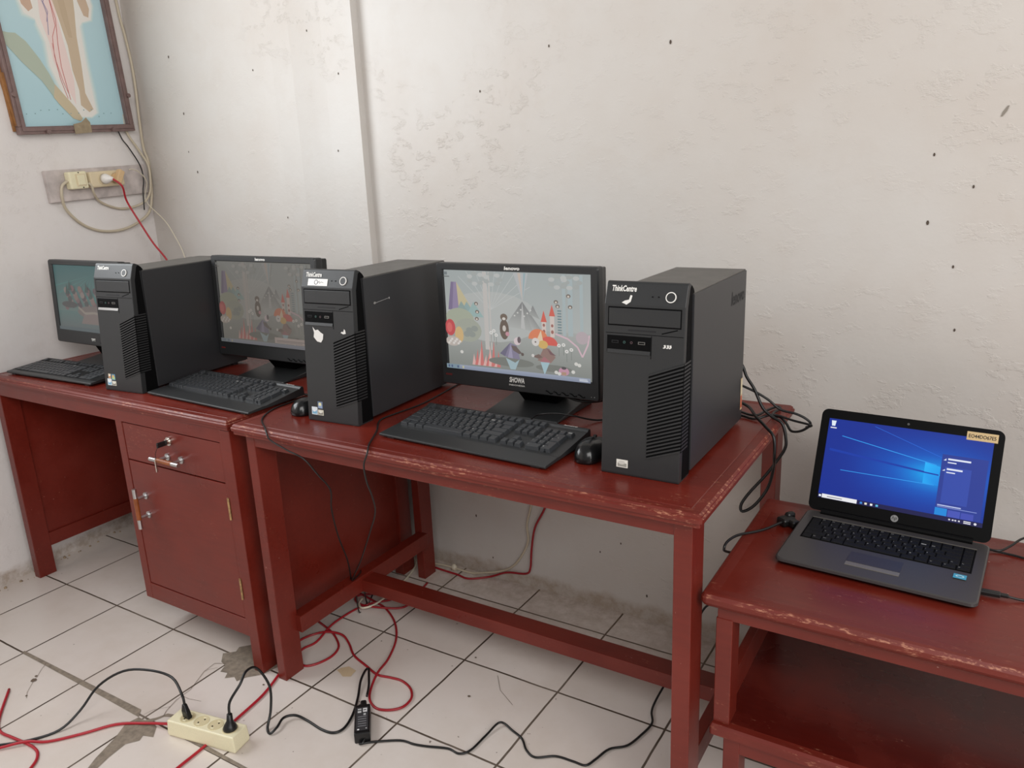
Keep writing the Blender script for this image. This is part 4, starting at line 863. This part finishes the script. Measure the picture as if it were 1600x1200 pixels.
o = put('rating_label', p.mesh('rating_label', M['print']), br_, (0, 0, 0), 'dark printed label'); o.matrix_local = BM @ T(.055, 0, .0295) @ RX(-90)
dcp = [BM @ Vector((.106, .006, .012)), (1.474, -.405, .006), (1.468, -.408, .0035), (1.49, -.388, .0035), (1.547, -.351, .0035), (1.585, -.345, .0035), (1.619, -.335, .0035), (1.667, -.317, .0035), (1.70, -.318, .0035), (1.718, -.295, .0035), (1.723, -.235, .004), (1.733, -.185, .010), (1.775, -.194, .008), (1.807, -.203, .0035), (1.836, -.231, .0035), (1.866, -.241, .0035), (1.906, -.215, .0035), (1.95, -.21, .0035), (1.981, -.207, .0035), (1.993, -.178, .0035), (2.007, -.133, .0035), (2.039, -.102, .0035), (2.054, -.055, .0035), (2.062, -.001, .0035), (2.045, .04, .004), (2.04, .092, .008), (2.06, .17, .06), (2.09, .21, .15), (2.12, .215, .225), (2.15, .212, .246), (2.20, .205, .26), (2.245, .19, .33), (2.255, .12, .42), (2.255, .02, .50), (2.253, -.08, .555), (2.256, -.105, .574), (2.258, -.09, .583), (2.268, -.05, .582), (2.295, -.016, .581), (2.315, .008, .583), (2.338, .043, .588)]
mb('rubber').tube(dcp, .0028, sub=6).build('adapter_cord', lc)
b = mb('rubber'); m4 = T(2.340, .052, .577) @ RZ(-35); b.box(-.014, .012, -.011, .022, .0, .017, .004, mat=m4); b.box(-.002, .026, .0, .02, .001, .016, .004, mat=m4); b.box(-.016, -.002, .012, .034, .004, .022, .005, mat=m4); b.build('power_plug', lc)

cable('floor_cord', 'red cord curling in a wide loop on the tiles in front of the middle table', 'cord', [(.94, .14, .0040), (.995, .127, .004), (1.068, .112, .004), (1.125, .095, .004), (1.2, .047, .004), (1.262, -.023, .004), (1.303, -.107, .004), (1.324, -.175, .010), (1.347, -.23, .004), (1.377, -.27, .004), (1.416, -.288, .004), (1.452, -.276, .004), (1.474, -.249, .004), (1.471, -.212, .004), (1.444, -.182, .004), (1.402, -.167, .004), (1.363, -.171, .004), (1.322, -.177, .003), (1.268, -.162, .004), (1.203, -.141, .004), (1.148, -.103, .004), (1.105, -.086, .010), (1.056, -.094, .010), (1.02, -.116, .004), (1.005, -.16, .004), (1.02, -.20, .004), (1.066, -.222, .004), (1.108, -.247, .0045), (1.135, -.223, .004), (1.148, -.175, .004), (1.133, -.131, .004), (1.086, -.096, .003), (1.043, -.078, .004), (.98, -.06, .004)], .0034, 'redd', 'red extension leads')
cable('floor_cord', 'red cord tangled under the side stretcher of the middle table', 'cord', [(1.06, -.245, .004), (1.045, -.19, .004), (1.055, -.143, .004), (1.037, -.06, .009), (1.033, .036, .004), (1.048, .084, .004), (1.075, .105, .010), (1.099, .148, .004), (1.07, .155, .004), (1.02, .145, .004), (.985, .115, .004), (1.0, .088, .004), (1.052, .072, .010), (1.11, .088, .010), (1.155, .119, .004), (1.17, .15, .004), (1.16, .20, .004), (1.14, .29, .004)], .0034, 'redd', 'red extension leads')
cable('floor_cord', 'red cord running beneath the power strip and past the front leg of the middle table', 'cord', [(1.16, -.98, .004), (1.15, -.80, .004), (1.138, -.68, .004), (1.134, -.62, .0035), (1.128, -.56, .0035), (1.123, -.506, .004), (1.116, -.45, .004), (1.108, -.40, .004), (1.094, -.355, .004), (1.072, -.30, .004), (1.05, -.245, .004)], .0036, 'red', 'red extension leads')
cable('floor_cord', 'red cord crossing the power strip lead near the bottom left corner', 'cord', [(.45, -.72, .004), (.56, -.80, .004), (.613, -.823, .004), (.664, -.820, .004), (.72, -.8135, .0035), (.76, -.813, .004), (.788, -.821, .004), (.815, -.845, .004), (.84, -.90, .004), (.86, -1.0, .004)], .0036, 'red', 'red extension leads')
cable('floor_cord', 'dirty white cord on the floor beneath the side stretcher of the middle table', 'cord', [(.99, .41, .004), (1.029, .366, .004), (1.058, .273, .004), (1.08, .165, .0115), (1.082, .106, .0115), (1.076, .068, .014), (1.055, .055, .012), (1.028, .075, .010), (1.02, .1, .012)], .0034, 'whitec')
cable('hanging_cord', 'red cord hanging down the back wall under the middle table', 'cord', [(1.66, .415, .70), (1.60, .415, .46), (1.532, .425, .304), (1.492, .425, .226), (1.476, .425, .143), (1.469, .425, .076), (1.45, .425, .050), (1.376, .425, .036), (1.31, .42, .006), (1.251, .378, .004), (1.20, .383, .004), (1.15, .385, .004), (1.06, .39, .004)], .0036, 'redd')
cable('hanging_cord', 'dirty white cord hanging down the back wall under the middle table', 'cord', [(1.52, .43, .70), (1.50, .43, .46), (1.479, .43, .309), (1.459, .43, .227), (1.46, .43, .163), (1.413, .43, .079), (1.358, .43, .036), (1.27, .42, .010), (1.228, .415, .004), (1.133, .405, .012), (1.05, .40, .005)], .0036, 'beigec')
tag(mb('whitec').loft([[Vector((1.165+.013*math.cos(a)*q, .412+.010*math.sin(a)*q, .001+h)) for a in [k*.785 for k in range(8)]] for q, h in ((1, 0), (.9, .012), (.4, .02))], smooth=True).build('paper_scrap'), 'small crumpled white scrap at the foot of the back wall', 'scrap')

cable('hanging_cord', 'black cord over the front edge of the middle table, nearest its left end', 'cord', [(1.125, .02, .752), (1.09, -.04, .752), (1.066, -.10, .752), (1.063, -.154, .7525), (1.070, -.213, .7525), (1.11, -.28, .7525), (1.18, -.332, .7535), (1.205, -.3485, .745), (1.217, -.350, .733), (1.27, -.350, .716), (1.318, -.345, .70), (1.332, -.318, .651), (1.317, -.27, .591), (1.271, -.23, .513), (1.212, -.16, .392), (1.164, -.09, .28), (1.13, -.05, .20), (1.119, -.04, .1785), (1.116, -.02, .1785), (1.096, .0, .16), (1.075, .02, .10), (1.06, .04, .004), (1.04, .1, .004)], .0021, 'rubber')
cable('hanging_cord', 'black cord running along the labelled tower and over the table front edge', 'cord', [(1.372, .30, .7525), (1.385, .20, .7525), (1.405, .064, .7525), (1.411, -.02, .7525), (1.402, -.097, .7525), (1.402, -.16, .7525), (1.452, -.231, .7525), (1.495, -.305, .7525), (1.52, -.338, .7535), (1.526, -.350, .745), (1.516, -.352, .719), (1.513, -.345, .677), (1.492, -.31, .625), (1.441, -.25, .549), (1.37, -.2, .459), (1.236, -.11, .299), (1.14, -.055, .19), (1.128, -.03, .1785), (1.12, .0, .1785), (1.096, .03, .165), (1.07, .06, .08), (1.05, .09, .0045), (1.02, .15, .004)], .0021, 'rubber')
cable('power_cable', 'black cable dangling in a long loop behind the right tower', 'cable', [(2.15, .205, .93), (2.19, .215, .885), (2.204, .215, .855), (2.222, .22, .825), (2.244, .215, .784), (2.268, .21, .766), (2.292, .205, .754), (2.303, .20, .719), (2.301, .20, .695), (2.284, .202, .662), (2.26, .205, .622), (2.226, .205, .574), (2.206, .205, .538), (2.209, .206, .519), (2.236, .208, .539), (2.266, .205, .590), (2.285, .17, .655), (2.297, .12, .70), (2.2935, .12, .748), (2.270, .14, .764), (2.240, .17, .776), (2.215, .205, .785), (2.18, .23, .79)], .0036, 'rubber', None)
cable('power_cable', 'black cable coiled sideways past the table corner behind the right tower', 'cable', [(2.15, .22, .845), (2.192, .22, .831), (2.224, .22, .819), (2.255, .22, .803), (2.283, .22, .783), (2.318, .22, .777), (2.342, .22, .767), (2.350, .22, .755), (2.331, .22, .738), (2.308, .228, .732), (2.294, .237, .746), (2.278, .242, .758), (2.262, .245, .756), (2.255, .28, .755), (2.262, .315, .756), (2.25, .33, .755), (2.235, .29, .755), (2.222, .24, .755), (2.184, .255, .755), (2.15, .27, .76)], .003, 'rubber', None)
cable('power_cable', 'black cable reaching straight across the table corner behind the right tower', 'cable', [(2.15, .23, .756), (2.195, .228, .7545), (2.227, .216, .7545), (2.265, .232, .7645), (2.311, .226, .7585), (2.347, .217, .7565), (2.352, .222, .752), (2.338, .24, .742)], .0028, 'rubber', None)
uc = thing('usb_cable', 'black cable plugged into the right front side of the laptop', 'cable')
b = mb('rubber'); m4 = T(2.710, -.077, .583) @ RZ(2); b.box(-.004, .028, -.0065, .0065, -.004, .004, .002, mat=m4); b.box(.026, .040, -.004, .004, -.003, .003, .0015, mat=m4); b.build('connector', uc)
mb('rubber').tube([(2.748, -.077, .583), (2.773, -.070, .5785), (2.82, -.055, .5775), (2.9, -.06, .5775), (3.0, -.02, .5775)], .0022).build('cord', uc)
cable('side_cord', 'black cord arching up from the right hinge of the laptop', 'cord', [(2.712, .093, .588), (2.735, .093, .590), (2.752, .118, .592), (2.775, .155, .598), (2.81, .17, .60), (2.87, .14, .585), (2.95, .12, .5775)], .0022, 'rubber')
cable('side_cord', 'black cord lying flat beyond the right hinge of the laptop', 'cord', [(2.708, .108, .585), (2.725, .112, .579), (2.745, .112, .5775), (2.775, .106, .5775), (2.84, .08, .5775), (2.95, .05, .5775)], .0022, 'rubber')
cable('monitor_cord', 'thin black cord looping on the desk beside the leftmost monitor foot', 'cord', [(.33, .10, .7525), (.25, .12, .756), (.20, .13, .7525), (.165, .10, .7525), (.17, .05, .7525), (.23, .02, .7525), (.34, .03, .7525)], .0022, 'rubber')
